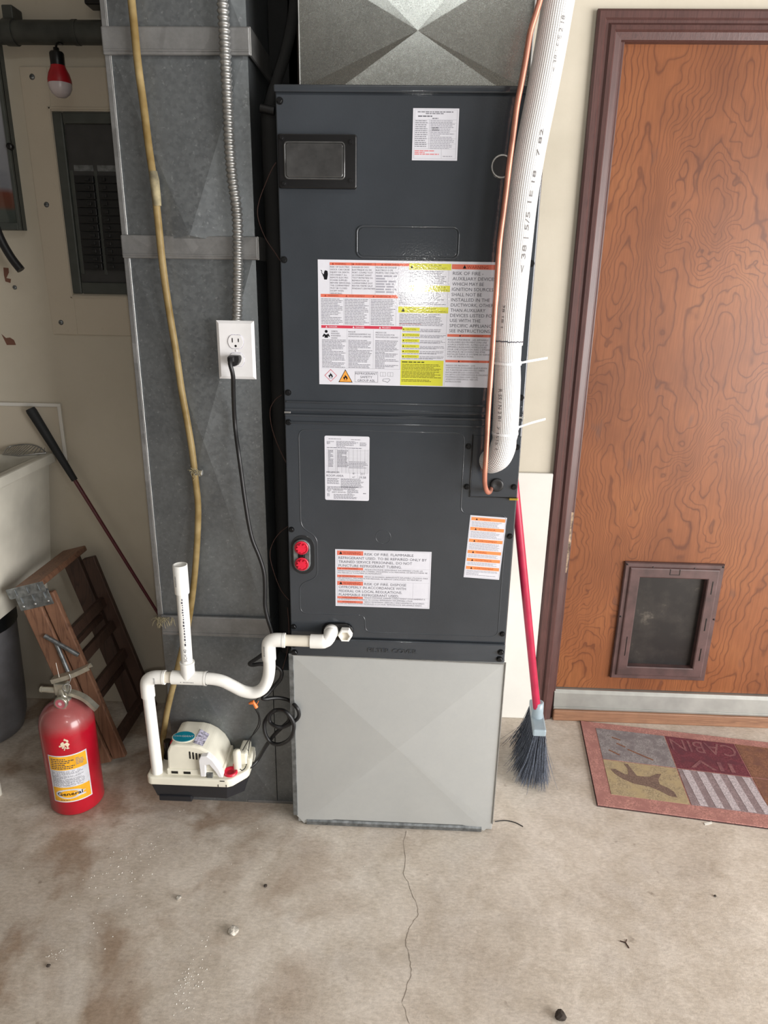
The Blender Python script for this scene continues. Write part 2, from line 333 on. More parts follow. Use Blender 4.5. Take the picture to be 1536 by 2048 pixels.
# ------------------------------------------------------------------ mesh helpers
class MB:
    def __init__(s): s.v = []; s.f = []; s.m = []; s.mats = []; s.sm = []; s.uv = {}
    def mi(s, mat):
        if mat not in s.mats: s.mats.append(mat)
        return s.mats.index(mat)
    def add(s, vs, fs, mat, smooth=False):
        o = len(s.v); s.v += [tuple(p) for p in vs]; i = s.mi(mat)
        for f in fs: s.f.append(tuple(o + k for k in f)); s.m.append(i); s.sm.append(smooth)
        return s
    def box(s, x0, x1, y0, y1, z0, z1, mat, bev=0.0, seg=2):
        bm = bmesh.new(); bmesh.ops.create_cube(bm, size=1)
        for p in bm.verts:
            p.co = Vector(((x0 + x1) / 2 + p.co.x * abs(x1 - x0), (y0 + y1) / 2 + p.co.y * abs(y1 - y0), (z0 + z1) / 2 + p.co.z * abs(z1 - z0)))
        if bev: bmesh.ops.bevel(bm, geom=bm.edges[:], offset=bev, segments=seg, affect='EDGES', profile=0.5)
        return s.bm(bm, mat, bool(bev) and seg > 2)
    def bm(s, bm, mat, smooth=False, mx=None):
        if mx is not None: bm.transform(mx)
        bm.normal_update(); bm.verts.index_update()
        s.add([v.co[:] for v in bm.verts], [[v.index for v in f.verts] for f in bm.faces], mat, smooth); bm.free(); return s
    def prism(s, pts, axis, a0, a1, mat, smooth=False, bev=0.0):
        """polygon pts (2D) extruded along axis 'x','y' or 'z' from a0 to a1"""
        def P(p, a): return {'x': (a, p[0], p[1]), 'y': (p[0], a, p[1]), 'z': (p[0], p[1], a)}[axis]
        n = len(pts); bm = bmesh.new()
        A = [bm.verts.new(P(p, a0)) for p in pts]; B = [bm.verts.new(P(p, a1)) for p in pts]
        bm.faces.new(A); bm.faces.new(B[::-1])
        for i in range(n): bm.faces.new((A[i], B[i], B[(i + 1) % n], A[(i + 1) % n]))
        bmesh.ops.recalc_face_normals(bm, faces=bm.faces[:])
        if bev: bmesh.ops.bevel(bm, geom=bm.edges[:], offset=bev, segments=2, affect='EDGES', profile=0.5)
        return s.bm(bm, mat, smooth)
    def tube(s, pts, r, mat, n=12, caps=True, smooth=True, ang=None):
        pts = [Vector(p) for p in pts]; k = len(pts)
        rs = r if isinstance(r, (list, tuple)) else [r] * k
        T = [(pts[min(i + 1, k - 1)] - pts[max(i - 1, 0)]).normalized() for i in range(k)]
        ref = Vector((0, -1, 0)) if abs(T[0].y) < 0.9 else Vector((1, 0, 0))
        nrm = (ref - T[0] * ref.dot(T[0])).normalized(); vs = []; uvs = []; acc = 0
        for i in range(k):
            if i: nrm = (nrm - T[i] * nrm.dot(T[i])).normalized(); acc += (pts[i] - pts[i - 1]).length
            bn = T[i].cross(nrm)
            for j in range(n):
                a = 2 * PI * j / n
                vs.append(pts[i] + (nrm * math.cos(a) + bn * math.sin(a)) * rs[i])
                uvs.append((j / n, acc))
        fs = [(i * n + j, i * n + (j + 1) % n, (i + 1) * n + (j + 1) % n, (i + 1) * n + j) for i in range(k - 1) for j in range(n)]
        o = len(s.v); s.add(vs, fs, mat, smooth)
        for q, w in enumerate(uvs): s.uv[o + q] = w
        if caps: s.add([vs[j] for j in range(n)], [tuple(range(n))[::-1]], mat); s.add([vs[(k - 1) * n + j] for j in range(n)], [tuple(range(n))], mat)
        return s
    def lathe(s, prof, c, mat, n=32, axis='z', smooth=True, caps=True):
        """prof: list of (radius, height) along the axis from c"""
        vs = []
        for r, h in prof:
            for j in range(n):
                a = 2 * PI * j / n; x, y = r * math.cos(a), r * math.sin(a)
                vs.append({'z': (c[0] + x, c[1] + y, c[2] + h), 'y': (c[0] + x, c[1] + h, c[2] + y), 'x': (c[0] + h, c[1] + x, c[2] + y)}[axis])
        k = len(prof)
        fs = [(i * n + j, i * n + (j + 1) % n, (i + 1) * n + (j + 1) % n, (i + 1) * n + j) for i in range(k - 1) for j in range(n)]
        if axis == 'y': fs = [f[::-1] for f in fs]
        s.add(vs, fs, mat, smooth)
        if caps:
            if prof[0][0] > 1e-5: s.add(vs[:n], [tuple(range(n))[::-1]], mat)
            if prof[-1][0] > 1e-5: s.add(vs[(k - 1) * n:], [tuple(range(n))], mat)
        return s
    def build(s, name, parent=None, **props):
        me = bpy.data.meshes.new(name); me.from_pydata(s.v, [], s.f)
        for m in s.mats: me.materials.append(m)
        me.polygons.foreach_set('material_index', s.m); me.polygons.foreach_set('use_smooth', s.sm)
        if s.uv:
            ul = me.uv_layers.new(name='UVMap')
            for poly in me.polygons:
                us = [s.uv.get(me.loops[l].vertex_index, (0, 0)) for l in poly.loop_indices]
                wrap = max(u[0] for u in us) - min(u[0] for u in us) > 0.5
                for l, u in zip(poly.loop_indices, us):
                    ul.data[l].uv = (u[0] + (1 if wrap and u[0] < 0.5 else 0), u[1])
        me.validate(); me.update()
        o = bpy.data.objects.new(name, me); scene.collection.objects.link(o)
        if parent is not None: o.parent = parent; o.matrix_parent_inverse = parent.matrix_world.inverted()
        for k, v_ in props.items(): o[k] = v_
        return o

def thing(name, label, cat, loc=(0, 0, 0), group=None):
    o = bpy.data.objects.new(name, None); scene.collection.objects.link(o)
    o.empty_display_size = 0.05; o.location = loc; o['label'] = label; o['category'] = cat
    if group: o['group'] = group
    bpy.context.view_layer.update() if False else None
    o.matrix_world = Matrix.Translation(loc)
    return o
def struct(o): o['kind'] = 'structure'; return o

def smooth_path(pts, sub=6, closed=False):
    P = [Vector(p) for p in pts]; out = []
    for i in range(len(P) - 1):
        p0 = P[max(i - 1, 0)]; p1 = P[i]; p2 = P[i + 1]; p3 = P[min(i + 2, len(P) - 1)]
        for k in range(sub):
            t = k / sub
            out.append(0.5 * ((2 * p1) + (-p0 + p2) * t + (2 * p0 - 5 * p1 + 4 * p2 - p3) * t * t + (-p0 + 3 * p1 - 3 * p2 + p3) * t ** 3))
    out.append(P[-1]); return out

_tc = {}
def text_mesh(body):
    """letters of the built-in font as (verts, faces), normalised to x 0..w, cap height 1"""
    if body in _tc: return _tc[body]
    cu = bpy.data.curves.new('lettering', 'FONT'); cu.body = body; cu.resolution_u = 2; cu.size = 1
    ob = bpy.data.objects.new('lettering', cu)
    me = bpy.data.meshes.new_from_object(ob)
    vs = [tuple(v.co[:2]) for v in me.vertices]; fs = [tuple(p.vertices) for p in me.polygons]
    bpy.data.objects.remove(ob); bpy.data.curves.remove(cu); bpy.data.meshes.remove(me)
    x0 = min(v[0] for v in vs); x1 = max(v[0] for v in vs); caph = 0.73
    vs = [((x - x0) / caph, y / caph) for x, y in vs]
    _tc[body] = (vs, fs, (x1 - x0) / caph); return _tc[body]

class Card:
    """a printed label: local units (x right, y down) on a sheet w x h metres; placed by fn(x_m, z_m, lift) -> point"""
    def __init__(s, W, H, w, h, fn, lift=0.0004):
        s.W, s.H, s.w, s.h, s.fn, s.l = W, H, w, h, fn, lift; s.mb = MB(); s.rng = random.Random(3)
    def pt(s, x, y, k): return s.fn(x / s.W * s.w, -y / s.H * s.h, s.l * k)
    def poly(s, pts, mat, k=1.5): s.mb.add([s.pt(x, y, k) for x, y in pts], [tuple(range(len(pts)))[::-1]], mat); return s
    def rect(s, x0, y0, x1, y1, mat, k=1.5, n=1):
        for i in range(n):
            a = x0 + (x1 - x0) * i / n; b = x0 + (x1 - x0) * (i + 1) / n
            s.mb.add([s.pt(a, y0, k), s.pt(a, y1, k), s.pt(b, y1, k), s.pt(b, y0, k)], [(0, 1, 2, 3)], mat)
        return s
    def sheet(s, mat, n=1, r=0):
        if n == 1:
            if r: pts = [(r + (-r) * math.cos(a), r - r * math.sin(a)) for a in (0, .8, 1.57)] + [(s.W - r + r * math.sin(a), r - r * math.cos(a)) for a in (0, .8, 1.57)] + [(s.W - r + r * math.cos(a), s.H - r + r * math.sin(a)) for a in (0, .8, 1.57)] + [(r - r * math.sin(a), s.H - r + r * math.cos(a)) for a in (0, .8, 1.57)]
            else: pts = [(0, 0), (s.W, 0), (s.W, s.H), (0, s.H)]
            m = len(pts); A = [s.pt(x, y, 1.0) for x, y in pts]; B = [s.pt(x, y, 0.02) for x, y in pts]
            s.mb.add(A + B, [tuple(range(m))[::-1]] + [(i, (i + 1) % m, m + (i + 1) % m, m + i) for i in range(m)], mat)
        else: s.rect(0, 0, s.W, s.H, mat, 1.0, n)
        return s
    def text(s, body, x, y, cap, mat, width=None, k=2.2, align='l', skew=0):
        vs, fs, w = text_mesh(body)
        sy = cap; sxx = cap * s.H / s.h * s.w / s.W * 0 + cap * (s.h / s.H) / (s.w / s.W)
        if width: sxx = width / w
        if align == 'c': x -= w * sxx / 2
        s.mb.add([s.pt(x + a * sxx, y - b_ * sy, k) for a, b_ in vs], fs, mat); return s
    def micro(s, x0, x1, y0, y1, pitch, mat, fill=0.45, words=(10, 34)):
        y = y0
        while y < y1:
            x = x0; end = x1 - s.rng.random() * (x1 - x0) * 0.22
            if s.rng.random() < 0.08: end = x0 + (x1 - x0) * 0.4
            while x < end:
                w = s.rng.uniform(*words); w = min(w, end - x)
                if w > 1: s.rect(x, y, x + w, y + pitch * fill, mat, 2.0)
                x += w + words[0] * 0.35
            y += pitch
        return s
    def frame(s, x0, y0, x1, y1, t, mat, k=1.8):
        s.rect(x0, y0, x1, y0 + t, mat, k); s.rect(x0, y1 - t, x1, y1, mat, k); s.rect(x0, y0, x0 + t, y1, mat, k); s.rect(x1 - t, y0, x1, y1, mat, k); return s
    def tri(s, cx, cy, r, mat, k=2.0): return s.poly([(cx, cy - r), (cx + r * .95, cy + r * .8), (cx - r * .95, cy + r * .8)], mat, k)
    def flame(s, cx, cy, r, mat, k=2.4):
        pts = [(-.5, .75), (-.8, .2), (-.55, -.3), (-.4, .05), (-.1, -.95), (.2, -.35), (.35, -.55), (.55, .0), (.78, .3), (.5, .78), (.2, .85), (.3, .45), (0, .1), (-.25, .45), (-.15, .85)]
        s.poly([(cx + a * r, cy + b_ * r) for a, b_ in pts], mat, k); s.rect(cx - r * .7, cy + r * .95, cx + r * .7, cy + r * 1.05, mat, k); return s
def flat_fn(x0, z0, y, rot=0.0):
    c, s_ = math.cos(rot), math.sin(rot)
    return lambda a, b_, l: (x0 + a * c - b_ * s_, y - l, z0 + a * s_ + b_ * c)
# ================================================================== the room
YW = 0.540
mb = MB(); mb.box(-2.6, 5.2, -5.4, YW + 0.6, -0.12, 0.0, MAT['floor']); floor = struct(mb.build('floor'))
mb = MB()
# back wall with the doorway left open
mb.box(-2.6, 0.745, YW, YW + 0.12, 0, 2.6, MAT['wall']); mb.box(1.66, 5.2, YW, YW + 0.12, 0, 2.6, MAT['wall'])
mb.box(0.745, 1.66, YW, YW + 0.12, 2.06, 2.6, MAT['wall']); wall_back = struct(mb.build('wall_back'))
mb = MB(); mb.box(-2.72, -2.6, -5.4, YW + 0.12, 0, 2.6, MAT['dim']); struct(mb.build('wall_left'))
# right wall with the open garage doorway the daylight comes through
mb = MB(); mb.box(3.9, 4.02, -0.55, YW + 0.12, 0, 2.6, MAT['dim']); mb.box(3.9, 4.02, -5.4, -4.05, 0, 2.6, MAT['dim']); mb.box(3.9, 4.02, -4.05, -0.55, 2.2, 2.6, MAT['dim']); struct(mb.build('wall_right'))
mb = MB(); mb.box(-2.72, 4.02, -5.52, -5.4, 0, 2.6, MAT['dim']); struct(mb.build('wall_front'))
mb = MB(); mb.box(-2.72, 4.02, -5.52, YW + 0.12, 2.6, 2.7, MAT['ceil']); struct(mb.build('ceiling'))

# lower board on the back wall, right of the air handler
mb = MB(); mb.box(0.30, 0.722, YW - 0.013, YW, 0.0, 0.868, MAT['board'], 0.004)
o = struct(mb.build('baseboard_back')); 
# hairline crack and small pits of the slab
mb = MB(); pts = [(0.3014, -0.0112, 0.0000), (0.2940, -0.0611, 0.0000), (0.3025, -0.1111, 0.0000), (0.2954, -0.1515, 0.0000), (0.3107, -0.1890, 0.0000), (0.3158, -0.2110, 0.0000), (0.3302, -0.2404, 0.0000), (0.3325, -0.2710, 0.0000), (0.3207, -0.2959, 0.0000), (0.3093, -0.3175, 0.0000), (0.3040, -0.3484, 0.0000), (0.3109, -0.3702, 0.0000), (0.3154, -0.3951, 0.0000), (0.3167, -0.4263, 0.0000), (0.3063, -0.4557, 0.0000), (0.2994, -0.4861, 0.0000), (0.3069, -0.5105, 0.0000), (0.3171, -0.5359, 0.0000)]
vs = []; rr = random.Random(5); fine = []
for a, b_ in zip(pts, pts[1:]):
    for k in range(4):
        t = k / 4; fine.append(Vector(a).lerp(Vector(b_), t) + Vector((rr.uniform(-.0016, .0016), rr.uniform(-.001, .001), 0)))
for q in fine:
    w = rr.uniform(0.0002, 0.0009); vs += [(q.x - w, q.y, 0.0004), (q.x + w, q.y, 0.0004)]
mb.add(vs, [(2 * i, 2 * i + 1, 2 * i + 3, 2 * i + 2) for i in range(len(fine) - 1)], MAT['caulk']); mb.build('crack', floor)

# ---- door, casing, sill
YD = YW + 0.016
door = thing('door_1', 'flush plywood door with swirling rotary cut grain and pet flap in dark brown casing', 'door', (1.2, YD, 0.115))
door['kind'] = 'structure'
mb = MB(); x0, x1, z0, z1 = 1.003, 1.267, 0.185, 0.555
# slab around the pet opening
for a in ((0.800, x0, 0.112, 2.03), (x1, 1.60, 0.112, 2.03), (x0, x1, 0.112, z0), (x0, x1, z1, 2.03)):
    mb.box(a[0], a[1], YD, YD + 0.038, a[2], a[3], MAT['door'])
slab = mb.build('door_slab', door)
# pet door
mb = MB(); yo = YD - 0.018
def ringbox(mb, X0, X1, Z0, Z1, x0, x1, z0, z1, ya, yb, mat, bev=0.003):
    for a in ((X0, x0, Z0, Z1), (x1, X1, Z0, Z1), (x0, x1, Z0, z0), (x0, x1, z1, Z1)): mb.box(a[0], a[1], ya, yb, a[2], a[3], mat, bev)
def ringprof(mb, X0, X1, Z0, Z1, prof, mat):
    # mitred frame: prof = (inset from the outer edge, depth y)
    V = []; n = len(prof)
    for cx_, cz_, sx_, sz_ in ((X0, Z0, 1, 1), (X1, Z0, -1, 1), (X1, Z1, -1, -1), (X0, Z1, 1, -1)):
        for d, y in prof: V.append((cx_ + sx_ * d, y, cz_ + sz_ * d))
    mb.add(V, [(k * n + i, ((k + 1) % 4) * n + i, ((k + 1) % 4) * n + i + 1, k * n + i + 1) for k in range(4) for i in range(n - 1)], mat)
ringprof(mb, 0.978, 1.290, 0.160, 0.580, [(0.0, YD), (0.0, yo + 0.010), (0.003, yo + 0.006), (0.014, yo + 0.006), (0.017, yo + 0.001), (0.020, yo), (0.046, yo), (0.049, yo + 0.002), (0.049, YD + 0.03)], MAT['brown_frame'])
pf = mb.build('pet_door_frame', door, label='dark brown plastic pet door frame')
m, nt, b = nmat('cloudy_flap'); v = coords(nt)
cc = ramp(nt, noise(nt, v, 9, 5, 0.7), [(0.45, (34, 32, 32)), (0.62, (48, 45, 43)), (0.75, (96, 90, 82))]); nt.links.new(cc, b.inputs['Base Color']); S(b, rough=0.3)
mb = MB(); mb.box(1.030, 1.242, YD + 0.006, YD + 0.010, 0.207, 0.522, m); mb.build('pet_flap', door, label='cloudy dark vinyl pet flap')
mb = MB()
for px in ((0.984, 0.573), (1.284, 0.573), (1.066, 0.565), (1.196, 0.565), (0.984, 0.39), (1.284, 0.39), (1.002, 0.36), (1.002, 0.535)):
    mb.lathe([(0.0, -0.0006), (0.0028, -0.0006), (0.0028, 0.002)], (px[0], yo + 0.005, px[1]), MAT['black'], 10, 'y')
mb.build('rivet', pf)
mb = MB()
for z in (0.48, 0.35, 0.24): mb.box(1.256, 1.259, yo - 0.0008, yo + 0.002, z, z + 0.045, MAT['black'])
for z in (0.25,): mb.box(1.012, 1.014, yo - 0.0008, yo + 0.002, z, z + 0.07, MAT['black'])
mb.box(1.118, 1.120, yo - 0.0008, yo + 0.002, 0.543, 0.562, MAT['black']); mb.box(1.148, 1.150, yo - 0.0008, yo + 0.002, 0.543, 0.562, MAT['black']); mb.box(1.120, 1.148, yo - 0.0008, yo + 0.002, 0.543, 0.5445, MAT['black'])
mb.build('slot', pf)

# moulded casing : profile across the width
prof = [(0.0, 0.0), (0.0, 0.014), (0.006, 0.018), (0.020, 0.018), (0.024, 0.013), (0.030, 0.013), (0.036, 0.019), (0.046, 0.020), (0.050, 0.014), (0.058, 0.012), (0.066, 0.010), (0.068, 0.0)]
mb = MB(); XC = 0.722; ZT = 2.000
def sweepL(mb, prof, xl, zt, xr, z0, mat):
    n = len(prof); V = []
    for (u, d) in prof: V.append((xl + u, YW - d, z0))
    for (u, d) in prof: V.append((xl + u, YW - d, zt + 0.068 - u))
    for (u, d) in prof: V.append((xr - u, YW - d, zt + 0.068 - u))
    for (u, d) in prof: V.append((xr - u, YW - d, z0))
    F = [(s_ * n + i, (s_ + 1) * n + i, (s_ + 1) * n + i + 1, s_ * n + i + 1) for s_ in range(3) for i in range(n - 1)]
    F += [tuple(range(n)), tuple(range(3 * n, 4 * n))[::-1]]
    mb.add(V, F, mat)
sweepL(mb, prof, XC, ZT, 1.682, 0.0, MAT['casing']); trim = struct(mb.build('trim_1'))
# jamb / stop reveal
mb = MB(); mb.box(0.745, 0.800, YW, YD + 0.05, 0.0, 2.03, MAT['casing'], 0.002); mb.box(0.776, 0.792, YW - 0.006, YW + 0.01, 0.0, 2.0, MAT['casing'], 0.002)
mb.box(0.776, 1.62, YW - 0.004, YD + 0.05, 2.0, 2.03, MAT['casing'], 0.002); mb.box(1.60, 1.655, YW, YD + 0.05, 0, 2.03, MAT['casing']); struct(mb.build('trim_2'))
mb = MB(); rr = random.Random(4)   # splintered strike area on the jamb
pts = []
n = 16
L_ = [(0.7765 + rr.uniform(-.003, .003), 0.745 - i * 0.0135) for i in range(n)]; R_ = [(0.795 + rr.uniform(-.003, .002), 0.745 - i * 0.0135) for i in range(n)]
vs = [(x, YW - 0.0070, z) for x, z in L_] + [(x, YW - 0.0070, z) for x, z in R_]
mb.add(vs, [(i, i + 1, n + i + 1, n + i) for i in range(n - 1)], MAT['chip']); 
# sill
sill = thing('door_sill', 'worn aluminium threshold over a wooden sill at the foot of the brown door', 'threshold', (1.2, YW - 0.03, 0))
s1 = MB(); s1.prism([(YW - 0.010, 0.040), (YW - 0.010, 0.048), (YW - 0.004, 0.100), (YW + 0.004, 0.110), (YW + 0.07, 0.110), (YW + 0.07, 0.04)], 'x', 0.796, 1.60, MAT['alu']); s1.box(0.796, 1.60, YW - 0.013, YW - 0.008, 0.044, 0.052, MAT['alu'], 0.001); s1.build('threshold_plate', sill)
s2 = MB(); s2.box(0.796, 1.60, YW - 0.018, YW + 0.03, 0.0, 0.042, MAT['sill'], 0.004); s2.build('sill_board', sill, label='brown wooden sill board')
mb.build('chipped_strip', trim, label='bare splintered wood on the casing edge')

# ================================================================== left wall : cover plate, breaker panel
pl = thing('wall_cover_plate', 'large cream painted cover plate screwed to the wall around the breaker panel', 'cover plate', (-0.64, YW, 1.25))
mb = MB()
for a in ((-0.776, -0.702, 1.251, 1.937), (-0.702, -0.32, 1.251, 1.362), (-0.702, -0.32, 1.833, 1.937)): mb.box(a[0], a[1], YW - 0.005, YW, a[2], a[3], MAT['wall2'], 0.0012)
mb.build('plate', pl)
mb = MB(); mb.box(-0.714, -0.32, YW - 0.0075, YW - 0.004, 1.838, 1.843, MAT['wall2'], 0.001); mb.box(-0.710, -0.704, YW - 0.0075, YW - 0.004, 1.354, 1.843, MAT['wall2'], 0.001); mb.box(-0.710, -0.32, YW - 0.0075, YW - 0.004, 1.354, 1.358, MAT['wall2'], 0.001); mb.build('raised_lip', pl)
for i, (x, z) in enumerate([(-0.7434, 1.9133), (-0.7475, 1.6022), (-0.7482, 1.2849)]):
    mb = MB(); mb.lathe([(0.0, -0.004), (0.005, -0.003), (0.0075, 0.0), (0.0075, 0.003)], (x, YW - 0.005, z), MAT['zinc'], 16, 'y'); mb.box(x - 0.005, x + 0.005, YW - 0.0095, YW - 0.008, z - 0.0006, z + 0.0006, MAT['black']); mb.build('screw', pl)
bp = thing('breaker_panel', 'dark grey breaker panel set into the wall, two columns of black breakers', 'breaker panel', (-0.6, YW, 1.365))
mb = MB(); X0, X1, Z0, Z1 = -0.700, -0.34, 1.366, 1.831
ringbox(mb, X0, X1, Z0, Z1, -0.672, -0.37, 1.398, 1.803, YW - 0.012, YW, MAT['brkframe'], 0.004); mb.build('frame', bp)
mb = MB(); mb.box(-0.672, -0.37, YW - 0.004, YW, 1.398, 1.803, MAT['brkdoor'], 0.001); mb.build('dead_front', bp)
rr = random.Random(8)
for cx in (-0.631, -0.566):
    for i in range(12):
        z = 1.432 + i * 0.0205
        mb = MB(); mb.box(cx - 0.027, cx + 0.027, YW - 0.014, YW - 0.003, z, z + 0.0185, MAT['brk'], 0.0015)
        s_ = 1 if cx < -0.6 else -1
        mb.box(cx + s_ * 0.004, cx + s_ * 0.016, YW - 0.019, YW - 0.013, z + 0.005, z + 0.0135, MAT['brk'], 0.001); mb.build('breaker', bp)
    mb = MB(); mb.box(cx - 0.027, cx + 0.027, YW - 0.0052, YW - 0.003, 1.688, 1.703, MAT['zinc'])
    mb.build('index_strip', bp)
mb = MB(); mb.box(-0.538, -0.529, YW - 0.0205, YW - 0.0188, 1.470, 1.478, MAT['yel']); mb.build('tag', bp, label='small yellow tag')
mb = MB(); mb.box(-0.672, -0.661, YW - 0.006, YW - 0.003, 1.42, 1.69, MAT['brkframe'], 0.001); mb.box(-0.603, -0.594, YW - 0.006, YW - 0.003, 1.42, 1.69, MAT['brkframe'], 0.001); mb.build('divider', bp)

# loose marks on the wall
def wallscrew(name, label, px, r=0.006):
    x, z = px; t = MB(); t.lathe([(0.0, -0.003), (r * .6, -0.003), (r, 0.0), (r, 0.002)], (x, YW - 0.002, z), MAT['zinc'], 14, 'y'); t.box(x - r * .6, x + r * .6, YW - 0.0056, YW - 0.0049, z - .0006, z + .0006, MAT['black']); o = t.build(name); o['label'] = label; o['category'] = 'screw'
wallscrew('wall_screw', 'round zinc screw in the cream wall above the laundry tub', [(-0.8738, 1.3803)][0])
m, nt, b = nmat('brown_scar'); S(b, rough=0.9); b.inputs['Base Color'].default_value = lin((112, 76, 62))
mb = MB()
for pts in ([(-0.8992, 1.4347), (-0.8847, 1.4335), (-0.8851, 1.4213), (-0.8949, 1.4061), (-0.8820, 1.4036), (-0.8852, 1.3925), (-0.8993, 1.3964), (-0.9009, 1.4142)], [(-0.9347, 1.2482), (-0.9229, 1.2369), (-0.9105, 1.2386), (-0.8995, 1.2316), (-0.8956, 1.2172), (-0.9230, 1.2167)]):
    mb.prism([(x, z) for x, z in pts], 'y', YW - 0.0007, YW + 0.0005, m)
mb.build('paint_scar', wall_back, label='small brown scars where paint has come off')

# tub splash board trim
sb = MB(); sb.box(-1.35, -0.783, YW - 0.008, YW, 0.862, 1.046, MAT['wall2'], 0.001)
o = sb.build('splash_board'); o['label'] = 'painted splash board with raised border behind the laundry tub'; o['category'] = 'board'
sb = MB(); sb.box(-1.35, -0.779, YW - 0.013, YW - 0.006, 1.036, 1.047, MAT['board'], 0.002); sb.box(-0.790, -0.779, YW - 0.013, YW - 0.006, 0.870, 1.040, MAT['board'], 0.002); sb.build('border', o, label='pale raised border strip')

# glass-fronted cabinet at the left edge
cb = thing('glass_cabinet', 'glass fronted panel with dark frame at the left edge above the black hose', 'cabinet', (-0.95, YW, 1.53))
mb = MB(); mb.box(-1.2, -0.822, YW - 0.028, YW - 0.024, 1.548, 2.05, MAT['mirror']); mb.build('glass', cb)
mb = MB(); mb.box(-1.2, -0.815, YW - 0.024, YW, 1.534, 2.06, MAT['brkframe']); mb.box(-0.823, -0.815, YW - 0.034, YW - 0.02, 1.534, 2.06, MAT['brkframe'], 0.001); mb.box(-1.2, -0.823, YW - 0.034, YW - 0.02, 1.534, 1.552, MAT['brkframe'], 0.001); mb.build('frame', cb)
mb = MB(); mb.lathe([(0.0, -0.012), (0.008, -0.012), (0.009, 0)], (-0.812, YW - 0.030, 1.742), MAT['black'], 12, 'y'); mb.build('latch', cb)

# ================================================================== pipe under the ceiling and lantern
t = MB(); t.tube([(-1.4, 0.497, 2.003), (-0.30, 0.497, 2.003)], 0.027, MAT['pipeg'], 20); o = t.build('wall_pipe'); o['label'] = 'dark green horizontal pipe strapped along the top of the wall'; o['category'] = 'pipe'
t = MB(); t.lathe([(0.030, -0.013), (0.0305, 0.013)], (-0.765, 0.497, 2.003), MAT['pipeg'], 20, 'x'); t.box(-0.779, -0.751, 0.49, YW, 2.028, 2.062, MAT['pipeg'], 0.003); t.build('strap', o, label='dark strap with wall tab')
t = MB(); t.lathe([(0.0285, -0.006), (0.0285, 0.006)], (-0.595, 0.497, 2.003), MAT['pipeg'], 20, 'x'); t.build('strap', o)
ln = thing('lantern', 'red and white bulb shaped lantern with black cap hanging from the dark pipe', 'lantern', (-0.632, 0.45, 1.845))
c = (-0.632, 0.452, 0)
t = MB(); t.lathe([(0.0, 1.846), (0.012, 1.848), (0.022, 1.856), (0.0275, 1.867), (0.0285, 1.880)], c, MAT['glass_w'], 28); t.build('globe', ln, label='white globe')
t = MB(); t.lathe([(0.0288, 1.878), (0.0285, 1.886), (0.025, 1.900), (0.019, 1.912), (0.0165, 1.920)], c, MAT['lred'], 28); t.build('shade', ln, label='red body')
t = MB(); t.lathe([(0.0172, 1.918), (0.0175, 1.944), (0.015, 1.948), (0.007, 1.950), (0.007, 1.957), (0.0, 1.958)], c, MAT['black'], 24)
t.tube([(-0.632, 0.452, 1.957), (-0.632, 0.456, 1.966), (-0.632, 0.472, 1.974), (-0.632, 0.49, 1.9755)], 0.003, MAT['black'], 8); t.build('cap', ln, label='black cap with hook')
# small dark box top
t = MB(); x, z = -0.535, 2.075; t.box(x - 0.03, x + 0.03, YW - 0.05, YW, z - 0.012, z + 0.05, MAT['black'], 0.004); o = t.build('junction_fitting'); o['label'] = 'small dark fitting on the wall beside the top of the grey duct'; o['category'] = 'fitting'
# black hose end
t = MB(); p = smooth_path([(-0.8767, 0.4600, 1.6898), (-0.8705, 0.4600, 1.6047), (-0.8582, 0.4600, 1.5363), (-0.8452, 0.4600, 1.4958), (-0.8260, 0.4600, 1.4574), (-0.8052, 0.4600, 1.4278)]); t.tube(p, 0.0115, MAT['rubber'], 14); t.build('hose_body')
o = scene.objects['hose_body']; o.name = 'black_hose'; o['label'] = 'cut end of a thick black hose hanging below the glass cabinet'; o['category'] = 'hose'

# ================================================================== laundry tub
tub = thing('laundry_tub', 'off-white plastic laundry tub against the wall at the left edge', 'sink', (-1.08, 0.25, 0))
def taper(mb, x0, x1, y0, y1, z0, z1, ins, mat, inner=False):
    a = [(x0 + ins, y0 + ins, z0), (x1 - ins, y0 + ins, z0), (x1 - ins, y1 - ins * .3, z0), (x0 + ins, y1 - ins * .3, z0), (x0, y0, z1), (x1, y0, z1), (x1, y1, z1), (x0, y1, z1)]
    f = [(0, 1, 5, 4), (1, 2, 6, 5), (2, 3, 7, 6), (3, 0, 4, 7), (3, 2, 1, 0)]
    if inner: f = [q[::-1] for q in f]
    mb.add(a, f, mat)
mb = MB(); taper(mb, -1.36, -0.826, 0.0, 0.505, 0.485, 0.868, 0.040, MAT['tub']); taper(mb, -1.33, -0.845, 0.03, 0.475, 0.54, 0.895, 0.05, MAT['tub'], True); mb.build('basin', tub)
mb = MB(); ringbox(mb, -1.375, -0.802, -0.015, YW - 0.010, -1.33, -0.845, 0.03, 0.475, 0, 1, MAT['tub'], 0) if False else None
for a in ((-1.375, -1.33, -0.015, 0.53), (-0.845, -0.813, -0.015, 0.53), (-1.33, -0.845, -0.015, 0.03), (-1.33, -0.845, 0.475, 0.53)): mb.box(a[0], a[1], a[2], a[3], 0.864, 0.897, MAT['tub'], 0.006)
mb.build('rim', tub)
for x in (-1.32, -0.87):
    for y in (0.06, 0.45):
        t = MB(); t.tube([(x, y, 0.0), (x, y, 0.52)], 0.013, MAT['tub'], 12); t.build('leg', tub)
sd = thing('soap_rack', 'small metal comb-like soap rack on the back corner of the laundry tub', 'soap rack', (-0.87, 0.50, 0.897))
t = MB(); pf_ = [(-0.945, 0.470, 0.900), (-0.888, 0.455, 0.900), (-0.828, 0.500, 0.900)]
